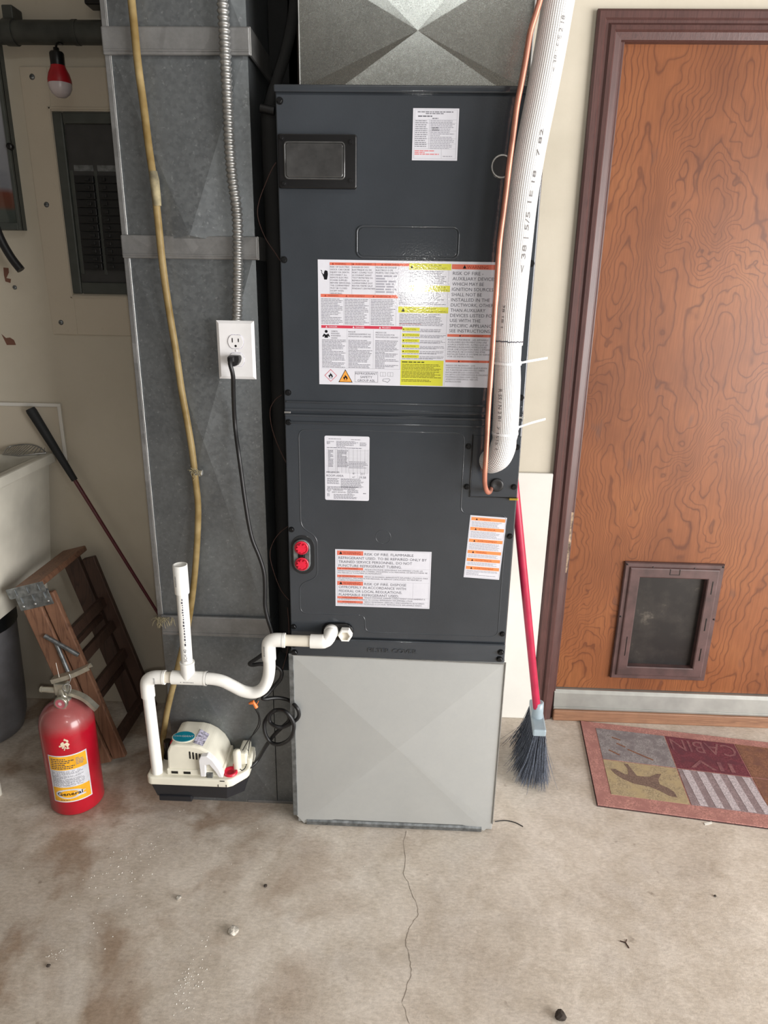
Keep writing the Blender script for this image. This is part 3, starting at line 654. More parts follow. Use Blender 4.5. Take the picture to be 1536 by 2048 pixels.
t.tube(pf_, 0.0022, MAT['steel'], 8); t.tube(smooth_path([(-0.945, 0.470, 0.900), (-0.95, 0.515, 0.912), (-0.90, 0.520, 0.920), (-0.86, 0.515, 0.916), (-0.828, 0.500, 0.900)]), 0.0022, MAT['steel'], 8); t.build('rim', sd)
for i in range(13):
    u_ = i / 12
    a = Vector((-0.940, 0.469, 0.900)).lerp(Vector((-0.888, 0.455, 0.900)), min(1, u_ * 1.6)) if u_ < .62 else Vector((-0.888, 0.455, 0.900)).lerp(Vector((-0.833, 0.496, 0.900)), (u_ - .62) / .38)
    bq = Vector((-0.943 + 0.105 * u_, 0.514, 0.912 + 0.006 * math.sin(PI * u_)))
    t = MB(); t.tube([a, bq], 0.0011, MAT['steel'], 6); t.build('tine', sd)

# bin
bn = thing('waste_bin', 'grey cylindrical bin with a glossy black lid under the laundry tub', 'bin', (-1.01, 0.36, 0))
c = (-1.09, 0.355, 0)
t = MB(); t.lathe([(0.105, 0.0), (0.125, 0.006), (0.137, 0.05), (0.142, 0.12), (0.150, 0.385)], c, MAT['binm'], 40); t.build('body', bn)
t = MB(); t.lathe([(0.153, 0.380), (0.154, 0.41), (0.150, 0.43), (0.135, 0.455), (0.09, 0.468), (0.0, 0.472)], c, MAT['lid'], 40); t.build('lid', bn)
t = MB(); t.lathe([(0.006, -0.003), (0.009, 0.0)], (-1.01, 0.240, 0.055), MAT['binm'], 14, 'y'); t.build('boss', bn)

# pole
po = thing('pole', 'slim dark red pole with black rubber grip leaning between tub and grey duct', 'pole', (-0.52, 0.46, 0.36))
A = Vector((-0.861, 0.505, 1.034)); B = Vector((-0.497, 0.505, 0.300)); D = B - A
t = MB(); t.tube([A + D * 0.30, B], [0.0062, 0.0045], MAT['maroon'], 14); t.build('shaft', po)
t = MB(); t.tube([A, A + D * 0.01, A + D * 0.1, A + D * 0.3], [0.0135, 0.0150, 0.0135, 0.0095], MAT['grip'], 18); t.build('grip', po, label='black rubber grip')
# the pole's foot disappears behind the duct and stands on the floor there
t = MB(); t.tube([B, B + D * 0.405], [0.0045, 0.0045], MAT['maroon'], 10); t.build('lower_shaft', po)

# ================================================================== step ladder
TH = -0.2723
ld = thing('step_ladder', 'folded wooden step ladder leaning toward the laundry tub behind the red extinguisher', 'ladder', (-0.600, 0.20, 0.014))
RM = Matrix.Translation((-0.600, 0.20, 0.014)) @ Matrix.Rotation(TH, 4, 'Y')
def lpart(mb, name, **k):
    mb.v = [tuple(RM @ Vector(p)) for p in mb.v]; return mb.build(name, ld, **k)
Ht = 0.588
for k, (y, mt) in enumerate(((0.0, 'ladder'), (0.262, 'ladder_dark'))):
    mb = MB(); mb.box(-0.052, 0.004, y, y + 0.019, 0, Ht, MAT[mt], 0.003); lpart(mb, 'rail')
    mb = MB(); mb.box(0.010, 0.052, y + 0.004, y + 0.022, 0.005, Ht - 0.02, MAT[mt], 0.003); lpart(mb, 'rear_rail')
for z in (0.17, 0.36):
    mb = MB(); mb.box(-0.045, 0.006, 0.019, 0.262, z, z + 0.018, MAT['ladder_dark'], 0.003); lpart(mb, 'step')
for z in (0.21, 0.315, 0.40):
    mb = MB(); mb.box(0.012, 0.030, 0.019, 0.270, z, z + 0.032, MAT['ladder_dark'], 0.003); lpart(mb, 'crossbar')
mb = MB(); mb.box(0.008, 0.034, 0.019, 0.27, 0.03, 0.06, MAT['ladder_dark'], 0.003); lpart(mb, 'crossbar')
mb = MB(); mb.box(-0.052, 0.028, -0.010, 0.290, Ht, Ht + 0.018, MAT['ladder'], 0.004); lpart(mb, 'top_cap')
mb = MB()
mb.box(-0.064, 0.048, -0.0145, -0.0115, Ht - 0.006, Ht + 0.022, MAT['zinc'], 0.001); mb.box(-0.055, 0.046, -0.004, -0.001, Ht - 0.052, Ht - 0.004, MAT['zinc'], 0.001)
mb.box(-0.062, 0.046, -0.0145, 0.0, Ht - 0.009, Ht - 0.005, MAT['zinc'], 0.001)
for x in (-0.04, -0.005, 0.03):
    mb.box(x, x + 0.003, -0.008, -0.003, Ht - 0.03, Ht - 0.008, MAT['zinc'], 0.001); mb.box(x, x + 0.003, -0.017, -0.014, Ht - 0.002, Ht + 0.018, MAT['zinc'], 0.001)
for x in (-0.042, -0.006, 0.034): mb.lathe([(0, -0.002), (0.004, -0.001), (0.004, 0.001)], (x, -0.005, Ht - 0.040), MAT['steel'], 12, 'y')
lpart(mb, 'hinge', label='galvanised hinge bracket')
mb = MB(); mb.tube([(-0.018, -0.007, 0.45), (0.055, -0.009, 0.37)], 0.0065, MAT['zinc'], 10); lpart(mb, 'spreader', label='grey metal spreader bar')
mb = MB(); mb.tube([(0.003, -0.004, 0.425), (0.000, -0.004, 0.305)], 0.006, MAT['zinc'], 10); mb.lathe([(0.003, -0.003), (0.005, 0)], (0.002, -0.008, 0.312), MAT['steel'], 14, 'y'); lpart(mb, 'spreader')
mb = MB(); mb.box(0.012, 0.0295, 0.0, 0.04, 0, 0.001, MAT['lab_w'])
mb = MB(); mb.box(0.0105, 0.0115, 0.150, 0.185, 0.322, 0.340, MAT['redp']); lpart(mb, 'sticker', label='small red and white sticker')

# ================================================================== fire extinguisher
ex = thing('fire_extinguisher', 'red fire extinguisher with yellow label and metal lever standing on the concrete', 'fire extinguisher', (-0.632, 0.056, 0))
EC = (-0.632, 0.056, 0); ER = 0.0705
t = MB(); t.lathe([(0.0, 0.004), (0.055, 0.0), (0.066, 0.002), (ER, 0.009), (ER, 0.262), (0.066, 0.285), (0.055, 0.303), (0.038, 0.317), (0.022, 0.323), (0.018, 0.333)], EC, MAT['extred'], 56); t.build('cylinder', ex)
# wrapped label
EA = -1.98
def cyl_fn(z0):
    return lambda a, b_, l: (EC[0] + (ER + 0.0004 + l) * math.cos(EA - 0.0 + a / ER), EC[1] + (ER + 0.0004 + l) * math.sin(EA + a / ER), z0 + b_)
cd = Card(100, 130, 0.104, 0.150, cyl_fn(0.200), 0.0002)
EAo = EA
cd.sheet(L['w'], n=18); cd.rect(3, 3, 97, 40, MAT['yel'], 1.5, 14); cd.rect(3, 88, 97, 127, MAT['yel'], 1.5, 14); cd.rect(3, 40, 97, 88, MAT['lab_w'], 1.4, 14)
for i, w in enumerate((40, 62, 60, 44, 64, 62)): cd.micro(8, 8 + w, 9 + i * 5.0, 9.5 + i * 5.0, 6, MAT['ink'], 0.42, (4, 9))
cd.micro(6, 92, 43, 86, 2.7, L['g'], 0.45, (4, 12)); cd.micro(70, 92, 12, 32, 4, L['g'], 0.5, (3, 7))
ov = [(44 + 35 * math.cos(a * PI / 14), 107 + 13.5 * math.sin(a * PI / 14)) for a in range(28)]
def strips(ov, mat, k):
    m_ = len(ov) // 2
    for i in range(m_): cd.poly([ov[i], ov[i + 1], ov[(2 * m_ - i - 1)], ov[(2 * m_ - i) % (2 * m_)]], mat, k)
strips(ov, MAT['lab_w'], 2.0); ov2 = [(44 + 24 * math.cos(a * PI / 14), 107 + 10 * math.sin(a * PI / 14)) for a in range(28)]
strips(ov2, MAT['yel'], 2.3)
cd.rect(56, 104, 84, 106, MAT['lab_w'], 2.4, 6); cd.rect(60, 112, 84, 116, MAT['lab_w'], 2.4, 6)
cd.text('General', 14, 111, 9.5, L['k'], 62, 2.9); cd.text('General', 14.7, 111.3, 9.5, L['k'], 62, 3.0); cd.text('General', 14.3, 110.6, 9.5, L['k'], 62, 3.0); cd.micro(20, 80, 123, 124, 4, MAT['ink'], 0.4, (4, 9))
cd.mb.build('instruction_label', ex, label='yellow and white instruction label reading General')
t = MB(); rr = random.Random(11)   # cream splat on the shell
for k in range(44):
    a0 = -1.22 + rr.gauss(0, 0.085); z = 0.232 + rr.gauss(0, 0.006); s_ = rr.uniform(0.0012, 0.0040)
    t.lathe([(0, 0.0), (s_, 0.0), (s_, 0.0008), (0, 0.0011)], (0, 0, 0), MAT['latex'], 7) if False else None
    P0 = Vector((EC[0] + (ER + 0.0006) * math.cos(a0), EC[1] + (ER + 0.0006) * math.sin(a0), z)); nx = Vector((math.cos(a0), math.sin(a0), 0)); tx = Vector((-math.sin(a0), math.cos(a0), 0))
    t.add([P0 + tx * s_ * math.cos(q * PI / 4) * rr.uniform(.6, 1.2) + Vector((0, 0, 1)) * s_ * math.sin(q * PI / 4) * rr.uniform(.6, 1.2) for q in range(8)], [tuple(range(8))], MAT['latex'])
t.build('paint_splat', ex, label='cream paint splat')
vx, vy, vz = EC[0], EC[1], 0
t = MB(); t.lathe([(0.019, 0.322), (0.021, 0.334), (0.015, 0.336), (0.014, 0.352), (0.012, 0.366)], EC, MAT['nickel'], 24); t.box(vx - 0.017, vx + 0.017, vy - 0.011, vy + 0.011, 0.345, 0.382, MAT['nickel'], 0.003)
t.tube([(vx - 0.012, vy, 0.356), (vx - 0.052, vy - 0.004, 0.360)], [0.009, 0.0075], MAT['nickel'], 12); t.tube([(vx - 0.052, vy - 0.004, 0.360), (vx - 0.056, vy - 0.004, 0.3603)], [0.0085, 0.0085], MAT['nickel'], 12); t.build('valve', ex)
def lever(name, path, w0, w1, th, curl):
    P = smooth_path(path, 5); n = len(P); V = []; 
    for i, p in enumerate(P):
        w = (w0 + (w1 - w0) * i / (n - 1)) / 2
        T = (P[min(i + 1, n - 1)] - P[max(i - 1, 0)]).normalized(); up = Vector((0, -1, 0)).cross(T).normalized()
        if up.z < 0: up = -up
        for dy, du in ((-w, 0), (-w, -curl), (-w + 0.0018, -curl), (-w + 0.0018, -th), (w - 0.0018, -th), (w - 0.0018, -curl), (w, -curl), (w, 0)): V.append(p + Vector((0, dy, 0)) + up * du)
    F = [(i * 8 + j, i * 8 + (j + 1) % 8, (i + 1) * 8 + (j + 1) % 8, (i + 1) * 8 + j) for i in range(n - 1) for j in range(8)] + [tuple(range(8)), tuple(range(8 * n - 8, 8 * n))[::-1]]
    t = MB(); t.add(V, F, MAT['nickel']); return t.build(name, ex)
lever('carry_handle', [(vx - 0.002, vy, 0.358), (vx + 0.03, vy, 0.353), (vx + 0.062, vy, 0.338), (vx + 0.092, vy, 0.306)], 0.020, 0.018, 0.0025, 0.010)
lever('squeeze_lever', [(vx - 0.022, vy, 0.394), (vx + 0.012, vy, 0.405), (vx + 0.040, vy, 0.416), (vx + 0.082, vy, 0.438)], 0.026, 0.020, 0.002, 0.012)
t = MB(); gc = (vx + 0.006, vy - 0.028, 0.334)
t.lathe([(0.010, -0.002), (0.0165, -0.003), (0.018, 0.0), (0.018, 0.008), (0.008, 0.012), (0.008, 0.022)], gc, MAT['nickel'], 32, 'y'); gz = t.build('gauge', ex)
t = MB(); t.lathe([(0.0, -0.0025), (0.0155, -0.0025)], gc, MAT['gauge'], 28, 'y', caps=False); t.lathe([(0.0, -0.0030), (0.005, -0.0030)], gc, MAT['gaugew'], 14, 'y', caps=False); t.build('gauge_face', gz)
t = MB(); cx_, cz_ = vx + 0.022, 0.372
t.tube([(cx_ + 0.011 * math.cos(a), vy - 0.016 + 0.004 * math.sin(a * 2), cz_ + 0.014 * math.sin(a)) for a in [i * PI / 10 for i in range(21)]], 0.0013, MAT['steel'], 6); t.tube([(cx_, vy - 0.014, cz_), (cx_ + 0.014, vy - 0.014, cz_ + 0.03), (cx_ + 0.010, vy - 0.012, 0.415)], 0.0013, MAT['steel'], 6); t.build('pull_pin', ex, label='steel pull pin ring')
t = MB(); t.tube([(vx + 0.004, vy - 0.012, 0.404), (vx + 0.002, vy - 0.014, 0.448)], 0.0007, MAT['crumb'], 5); t.build('seal_thread', ex)
# ================================================================== air handler
AW, AD = 0.532, 0.50
ZB, ZF, ZS, ZTOP = 0.522, 0.572, 1.132, 1.772
ah = thing('air_handler', 'tall charcoal grey air handler cabinet covered in warning labels on a silver base', 'air handler', (0.266, 0.0, ZB))
mb = MB(); mb.box(0.0, AW, 0.004, AD, ZB, ZTOP, MAT['cab'], 0.003); mb.build('cabinet', ah)
mb = MB(); mb.box(0.002, AW - 0.002, -0.002, 0.006, ZS + 0.006, ZTOP - 0.016, MAT['cab'], 0.002)
mb.box(0.002, AW - 0.002, -0.005, 0.0, ZS + 0.004, ZS + 0.010, MAT['cab'], 0.002)
up = mb.build('upper_panel', ah)
mb = MB(); mb.box(-0.001, AW + 0.001, -0.007, 0.006, ZTOP - 0.013, ZTOP, MAT['cab'], 0.003, 3); mb.build('top_flange', ah)
mb = MB(); mb.box(0.002, AW - 0.002, -0.002, 0.006, ZF + 0.004, ZS - 0.004, MAT['cab'], 0.002)
mb.box(0.002, AW - 0.002, -0.005, 0.0, ZS - 0.008, ZS - 0.003, MAT['cab'], 0.002)
lp = mb.build('lower_panel', ah)
mb = MB(); mb.box(0.001, AW - 0.001, -0.006, 0.006, ZB, ZF, MAT['cab'], 0.003, 3)
fc = mb.build('filter_cover', ah)
def solid_text(mb, body, x, z, cap, width, y0, y1, mat):
    vs, fs, w = text_mesh(body); sx = width / w; n = len(vs)
    F = [tuple(f) for f in fs]; A = [(x + a * sx, y1, z + b_ * cap) for a, b_ in vs]; B = [(x + a * sx, y0, z + b_ * cap) for a, b_ in vs]
    cnt = {}
    for f in F:
        for i in range(len(f)):
            e = (f[i], f[(i + 1) % len(f)]); k = tuple(sorted(e)); cnt.setdefault(k, []).append(e)
    sides = [(e[0][0], e[0][1], n + e[0][1], n + e[0][0]) for e in cnt.values() if len(e) == 1]
    mb.add(A + B, F + sides, mat)
mb = MB(); solid_text(mb, 'FILTER COVER', 0.193, 0.5405, 0.0115, 0.122, -0.0055, -0.0078, MAT['cab']); mb.build('embossed_lettering', fc, label='embossed words FILTER COVER')
def rrect(x0, x1, z0, z1, r, n=5):
    P = []
    for cx_, cz_, a0 in ((x1 - r, z1 - r, 0), (x0 + r, z1 - r, PI / 2), (x0 + r, z0 + r, PI), (x1 - r, z0 + r, 1.5 * PI)):
        for k in range(n + 1): a = a0 + PI / 2 * k / n; P.append((cx_ + r * math.cos(a), cz_ + r * math.sin(a)))
    return P
def bead(path, y, r, mat, name, parent, closed=True, flat=0.6, **k):
    P = [Vector((x, y, z)) for x, z in path]
    if closed: P.append(P[0].copy())
    t = MB(); t.tube(P, r, mat, 8, caps=not closed); return t.build(name, parent, **k)
bead(rrect(0.162, 0.371, 1.459, 1.519, 0.012), -0.0016, 0.0024, MAT['cab'], 'handle_recess', up, label='embossed hand-hold outline')
mb = MB(); mb.prism(rrect(0.165, 0.368, 1.462, 1.516, 0.010), 'y', -0.0032, -0.001, MAT['cab'], False, 0.001); mb.build('handle_face', up)
mb = MB(); mb.box(0.006, AW - 0.006, -0.0055, -0.001, ZS + 0.022, ZS + 0.027, MAT['cab'], 0.002, 3); mb.build('lower_ridge', up)
mb = MB(); mb.box(0.012, AW - 0.012, -0.0055, -0.001, ZS - 0.024, ZS - 0.019, MAT['cab'], 0.002, 3); mb.build('upper_ridge', lp)
# embossed field of the lower panel
ep = [(0.191, 0.592), (0.500, 0.592), (0.510, 0.604), (0.510, 0.890), (0.498, 0.903), (0.425, 0.908), (0.408, 0.925), (0.404, 1.08), (0.392, 1.094), (0.045, 1.094), (0.032, 1.082), (0.032, 0.87), (0.045, 0.852), (0.066, 0.835), (0.072, 0.81), (0.070, 0.745), (0.055, 0.728), (0.036, 0.72), (0.026, 0.705), (0.026, 0.655), (0.04, 0.640), (0.175, 0.636), (0.186, 0.622)]
def roundpoly(P, r, n=5):
    out = []
    for i in range(len(P)):
        a, b_, c_ = Vector(P[i - 1]), Vector(P[i]), Vector(P[(i + 1) % len(P)])
        u_ = (a - b_); w_ = (c_ - b_); q = min(r, u_.length * .45, w_.length * .45); p0 = b_ + u_.normalized() * q; p1 = b_ + w_.normalized() * q
        for k in range(n + 1):
            t_ = k / n; out.append(tuple(p0 * (1 - t_) ** 2 + b_ * 2 * t_ * (1 - t_) + p1 * t_ ** 2))
    return out
ep = [(0.185, 0.592), (0.510, 0.592), (0.510, 0.906), (0.404, 0.906), (0.404, 1.094), (0.032, 1.094), (0.032, 0.862), (0.070, 0.838), (0.070, 0.735), (0.026, 0.715), (0.026, 0.638), (0.185, 0.638)]
bead(roundpoly(ep, 0.018), -0.0010, 0.0017, MAT['cab'], 'embossed_outline', lp)
bead([(0.226 + 0.0175 * math.cos(a * PI / 14), 0.843 + 0.0175 * math.sin(a * PI / 14)) for a in range(28)], -0.0015, 0.0009, MAT['cab'], 'knockout', lp)
# access plate with grommet
mb = MB(); mb.box(0.4235, AW - 0.002, -0.0045, -0.001, 0.949, 1.090, MAT['cab'], 0.0012); ap = mb.build('access_plate', ah)
mb = MB(); mb.lathe([(0.0155, 0.003), (0.0155, -0.0065), (0.012, -0.008), (0.008, -0.007), (0.0, -0.006)], (0.482, -0.002, 0.978), MAT['rubber'], 28, 'y'); mb.build('grommet', ap, label='black rubber grommet round the copper line')
bead([(0.4225, 1.092), (0.4225, 0.9475), (0.530, 0.9475)], -0.003, 0.0012, MAT['black'], 'seam', ap, False)
# hex screws
def hexscrew(x, z, parent, y=-0.002, r=0.0052, mat='screw'):
    t = MB(); t.lathe([(r * 1.35, 0.0), (r * 1.3, -0.0012)], (x, y, z), MAT[mat], 18, 'y', False); t.lathe([(r, -0.001), (r, -0.0045), (r * .85, -0.0052), (0, -0.0052)], (x, y, z), MAT[mat], 6, 'y', False); return t.build('screw', parent)
for x, z in ((0.010, 1.744), (0.010, 1.452), (0.011, 1.176), (0.522, 1.452), (0.522, 1.176)): hexscrew(x, z, up)
for x, z in ((0.010, 1.110), (0.010, 0.855), (0.009, 0.601), (0.521, 0.854), (0.521, 0.600), (0.414, 1.065), (0.415, 0.971)): hexscrew(x, z, lp)
for x, z in ((0.521, 0.974), (0.521, 1.066)): hexscrew(x, z, ap, -0.0045)
for x, z in ((0.009, 0.553), (0.010, 0.532), (0.520, 0.552), (0.518, 0.533)): hexscrew(x, z, fc, -0.006, 0.006)
t = MB(); t.box(0.512, 0.5325, -0.009, -0.003, 0.943, 0.948, MAT['brass'], 0.0008); t.build('brass_tab', ap, label='small brass tab')
t = MB(); t.box(0.002, 0.016, -0.008, -0.004, 1.131, 1.135, MAT['steel'], 0.0005); t.box(0.520, 0.531, -0.008, -0.004, 1.131, 1.135, MAT['steel'], 0.0005); t.build('seam_clip', up, label='bright metal clip')
# control window
mb = MB(); 
WX0, WX1, WZ0, WZ1 = 0.005, 0.162, 1.587, 1.685
pr = rrect(WX0, WX1, WZ0, WZ1, 0.005); mb.prism(pr, 'y', -0.013, -0.001, MAT['black'], False, 0.0025); bz = mb.build('window_bezel', ah, label='black window bezel')
mb = MB(); bead(rrect(0.019, 0.137, 1.605, 1.670, 0.006), -0.0135, 0.0022, MAT['lens'], 'lens_rim', bz)
mb.prism(rrect(0.021, 0.135, 1.607, 1.668, 0.005), 'y', -0.0165, -0.012, MAT['lens'], False, 0.0018); mb.build('lens', bz, label='smoked clear window')
for x, z in ((0.014, 1.677), (0.150, 1.671), (0.150, 1.602), (0.016, 1.596)): hexscrew(x, z, bz, -0.013, 0.0038, 'black')
# round sight glass
mb = MB(); mb.lathe([(0.022, 0.0), (0.0225, -0.004), (0.0205, -0.006), (0.0185, -0.0045)], (0.450, -0.001, 1.632), MAT['steel'], 40, 'y', True, False); sg = mb.build('sight_ring', ah, label='bright round ring')
mb = MB(); mb.lathe([(0.0, -0.0035), (0.019, -0.0035)], (0.450, -0.001, 1.632), MAT['cab_dark'], 32, 'y', True, False); mb.build('sight_plug', sg)
# refrigerant line caps
def slot(cx_, z0, z1, r, n=10): return [(cx_ + r * math.cos(PI * k / n), z1 - r + r * math.sin(PI * k / n)) for k in range(n + 1)] + [(cx_ + r * math.cos(PI + PI * k / n), z0 + r + r * math.sin(PI + PI * k / n)) for k in range(n + 1)]
mb = MB(); mb.prism(slot(0.036, 0.742, 0.842, 0.028), 'y', -0.0028, -0.001, MAT['cab_dark'], False, 0.0008); cp = mb.build('line_port_recess', ah)
mb = MB(); mb.prism(slot(0.034, 0.752, 0.833, 0.0205), 'y', -0.0100, -0.002, MAT['zinc'], False, 0.002)
mb.build('line_port_plate', cp, label='grey oblong flange')
mb = MB(); mb.box(0.026, 0.042, -0.0115, -0.009, 0.7865, 0.7985, MAT['black'], 0.003); mb.build('web', cp)
for z in (0.813, 0.772):
    mb = MB(); mb.lathe([(0.0160, -0.009), (0.0165, -0.013), (0.0145, -0.0135)], (0.034, 0, z), MAT['redp'], 28, 'y', True, False)
    pts = []
    for k in range(32):
        a = 2 * PI * k / 32; r_ = 0.0120 if (k // 2) % 2 == 0 else 0.0085; pts.append((0.034 + r_ * math.cos(a), z + r_ * math.sin(a)))
    mb.prism(pts, 'y', -0.0175, -0.010, MAT['redp'], False); mb.lathe([(0.0145, -0.0115), (0.0, -0.0115)], (0.034, 0, z), MAT['redp'], 24, 'y', True, False); mb.build('line_cap', cp, label='red plastic line cap')
# drain ports
def hslot(x0, x1, cz_, r, n=10): return [(x1 - r + r * math.cos(-PI / 2 + PI * k / n), cz_ + r * math.sin(-PI / 2 + PI * k / n)) for k in range(n + 1)] + [(x0 + r + r * math.cos(PI / 2 + PI * k / n), cz_ + r * math.sin(PI / 2 + PI * k / n)) for k in range(n + 1)]
mb = MB(); mb.prism(hslot(0.078, 0.158, 0.594, 0.0225), 'y', -0.010, -0.001, MAT['black'], False, 0.002); dp = mb.build('drain_port_plate', ah, label='black oblong drain port')
mb = MB(); mb.lathe([(0.0178, -0.009), (0.0178, -0.024), (0.0155, -0.027), (0.0118, -0.0268)], (0.138, 0, 0.592), MAT['pvc'], 6, 'y', False, False)
mb.lathe([(0.0125, -0.0269), (0.0110, -0.020), (0.0, -0.019)], (0.138, 0, 0.592), MAT['pvc_cream'], 24, 'y', True, False); mb.build('drain_plug', dp, label='white hexagonal plug')
# ---- printed labels on the front
YLB = -0.0024
def add_label(name, label, x0, z0, w, h, W, H, rot=0.0, y=YLB, r=0, parent=ah):
    c = Card(W, H, w, h, flat_fn(x0, z0, y, rot), 0.00014); c.sheet(L['w'], r=r); c.name, c.label, c.par = name, label, parent; return c
def done(c): return c.mb.build(c.name, c.par, label=c.label)
# main warning label, 1440 x 990 local units
c = add_label('warning_label', 'large white, red and yellow multilingual warning label', 0.0805, 1.4535, 0.379, 0.2575, 1440, 990)
c.rect(95, 20, 725, 41, L['o']); c.rect(20, 262, 640, 287, L['o']); c.rect(22, 507, 682, 530, L['r'])
for x, s_ in ((110, 'WARNING'), (272, 'AVERTISSEMENT'), (500, 'ADVERTENCIA')): c.tri(x + 10, 31, 8, L['od']); c.text(s_, x + 28, 37, 13, L['od'])
for x, s_ in ((58, 'WARNING'), (228, 'AVERTISSEMENT'), (445, 'ADVERTENCIA')): c.tri(x, 275, 8, L['od']); c.text(s_, x + 20, 281, 13, L['od'])
for x, s_ in ((65, 'DANGER'), (285, 'DANGER'), (500, 'PELIGRO')): c.tri(x, 519, 8, L['w'], 2.4); c.text(s_, x + 18, 525, 13, L['w'])
for i, s_ in enumerate(('RISK OF ELECTRIC', 'SHOCK. CAN CAUSE', 'INJURY OR DEATH.', 'DISCONNECT ALL', 'REMOTE ELECTRIC', 'POWER SUPPLIES', 'BEFORE SERVICING.', 'THIS COMPARTMENT', 'MUST BE CLOSED', 'EXCEPT WHEN', 'SERVICING.')): c.text(s_, 99, 60 + i * 20.3, 13, L['t'], len(s_) * 9.6)
for i, s_ in enumerate(('DANGER DE CHOC', 'ELECTRIQUE OU DE', 'MORT. COUPEZ TOUT', 'LE COURANT AVANT', 'TOUT ENTRETIEN OU', 'REPARATION. LE', 'COMPARTIMENT DOIT', 'RESTER FERME SAUF', 'PENDANT L\'ENTRETIEN')): c.text(s_, 274, 60 + i * 20.3, 13, L['t'], len(s_) * 9.6)
for i, s_ in enumerate(('PELIGRO DE CHOQUE', 'ELECTRICO O DE', 'MUERTE. DESCONECTE')): c.text(s_, 462, 60 + i * 20.3, 13, L['t'], len(s_) * 9.6)
c.micro(462, 640, 112, 250, 20.3, L['lg'], 0.6, (30, 90))
for x in (93, 270, 456): c.rect(x, 20, x + 2, 262, L['lg'])
c.rect(640, 41, 642, 262, L['lg'])
hand = [(50, 95), (56, 82), (62, 80), (66, 84), (72, 82), (78, 90), (80, 112), (76, 135), (72, 152), (50, 152), (46, 134), (38, 118), (42, 108), (48, 110)]
c.poly(hand, L['k'], 2.0); c.poly([(24, 78), (34, 84), (34, 100), (44, 112), (40, 116), (30, 104), (30, 88), (22, 82)], L['k'], 2.0)
for x0_, x1_ in ((22, 200), (212, 410), (424, 622)): c.micro(x0_, x1_, 298, 500, 12.1, L['g'], 0.42, (9, 40)); c.rect(x1_ + 4, 290, x1_ + 6, 505, L['lg'])
for x0_, x1_ in ((26, 225), (242, 440), (462, 660)): c.micro(x0_, x1_, 622, 846, 11.6, L['g'], 0.45, (9, 40)); c.rect(x1_ + 6, 535, x1_ + 8, 852, L['lg'])
for i, s_ in enumerate(('CARBON', 'MONOXIDE', 'POISONING', 'HAZARD')): c.text(s_, 102, 560 + i * 18, 12, L['t'], len(s_) * 8.6)
for i, s_ in enumerate(('RISQUE', 'D\'EMPOISONNEMENT AU', 'MONOXYDE DE CARBONE')): c.text(s_, 243, 562 + i * 18.5, 12, L['t'], len(s_) * 9.6)
for i, s_ in enumerate(('RIESGO DE', 'INTOXICACION POR', 'MONOXIDO DE CARBONO')): c.text(s_, 466, 564 + i * 18.5, 12, L['t'], len(s_) * 9.6)
c.poly([(62 + 12 * math.cos(a * PI / 6), 557 + 12 * math.sin(a * PI / 6)) for a in range(12)], L['k'], 2.0); c.poly([(30, 596), (44, 574), (58, 582), (66, 582), (80, 574), (92, 598), (84, 600), (76, 590), (76, 608), (48, 608), (48, 590), (38, 602)], L['k'], 2.0)
c.rect(22, 852, 670, 854, L['lg'])
def diamond(cx_, cy, r, t, mat): 
    c.poly([(cx_, cy - r), (cx_ + r, cy), (cx_, cy + r), (cx_ - r, cy)], mat, 1.8); r2 = r - t * 1.4; c.poly([(cx_, cy - r2), (cx_ + r2, cy), (cx_, cy + r2), (cx_ - r2, cy)], L['w'], 2.1)
diamond(96, 915, 52, 4, L['r']); c.flame(96, 914, 24, L['k'], 2.5)
c.poly([(218, 862), (278, 970), (160, 970)], L['k'], 1.8); c.poly([(218, 872), (270, 965), (168, 965)], L['am'], 2.1); c.flame(219, 928, 24, L['k'], 2.5)
c.frame(297, 877, 488, 966, 2, L['t'])
for i, (s_, w) in enumerate((('REFRIGERANT', 180), ('SAFETY', 100), ('GROUP A2L', 145))): c.text(s_, 392 - w / 2, 903 + i * 29, 20, L['t'], w)
for x0_ in (506, 568): c.frame(x0_, 880, x0_ + 46, 914, 2, L['g']); c.rect(x0_ + 22, 880, x0_ + 24, 914, L['g'])
c.poly([(530, 935), (580, 930), (592, 942), (570, 966), (548, 958), (526, 954)], L['g'], 2.0); c.poly([(533, 938), (578, 934), (587, 942), (569, 961), (550, 954), (531, 951)], L['w'], 2.3)
# yellow column
c.rect(725, 18, 1056, 66, L['y']); c.text('CAUTION - INSTALLER', 770, 38, 14, L['yd'], 210); c.text('(BEFORE OPERATING UNIT)', 770, 60, 14, L['yd'], 250); c.tri(745, 45, 12, L['k'])
c.micro(725, 1040, 76, 175, 12.5, L['g'], 0.4, (10, 40))
c.rect(725, 184, 1052, 231, L['y']); c.text('ATTENTION - INSTALLATEUR', 770, 204, 14, L['yd'], 250); c.text('(AVANT D\'UTILISER L\'APPAREIL)', 770, 226, 14, L['yd'], 275); c.tri(745, 212, 12, L['k'])
c.micro(650, 1040, 240, 340, 12.5, L['g'], 0.4, (10, 40))
c.rect(645, 350, 1046, 397, L['y']); c.text('ATENCION - INSTALADOR', 718, 370, 14, L['yd'], 230); c.text('(ANTES DE FUNCIONAR LA UNIDAD)', 718, 392, 14, L['yd'], 322); c.tri(684, 377, 15, L['k'])
c.micro(655, 1030, 407, 500, 12.2, L['g'], 0.42, (10, 40)); c.micro(655, 860, 482, 486, 12, L['p'], 0.42, (10, 40))
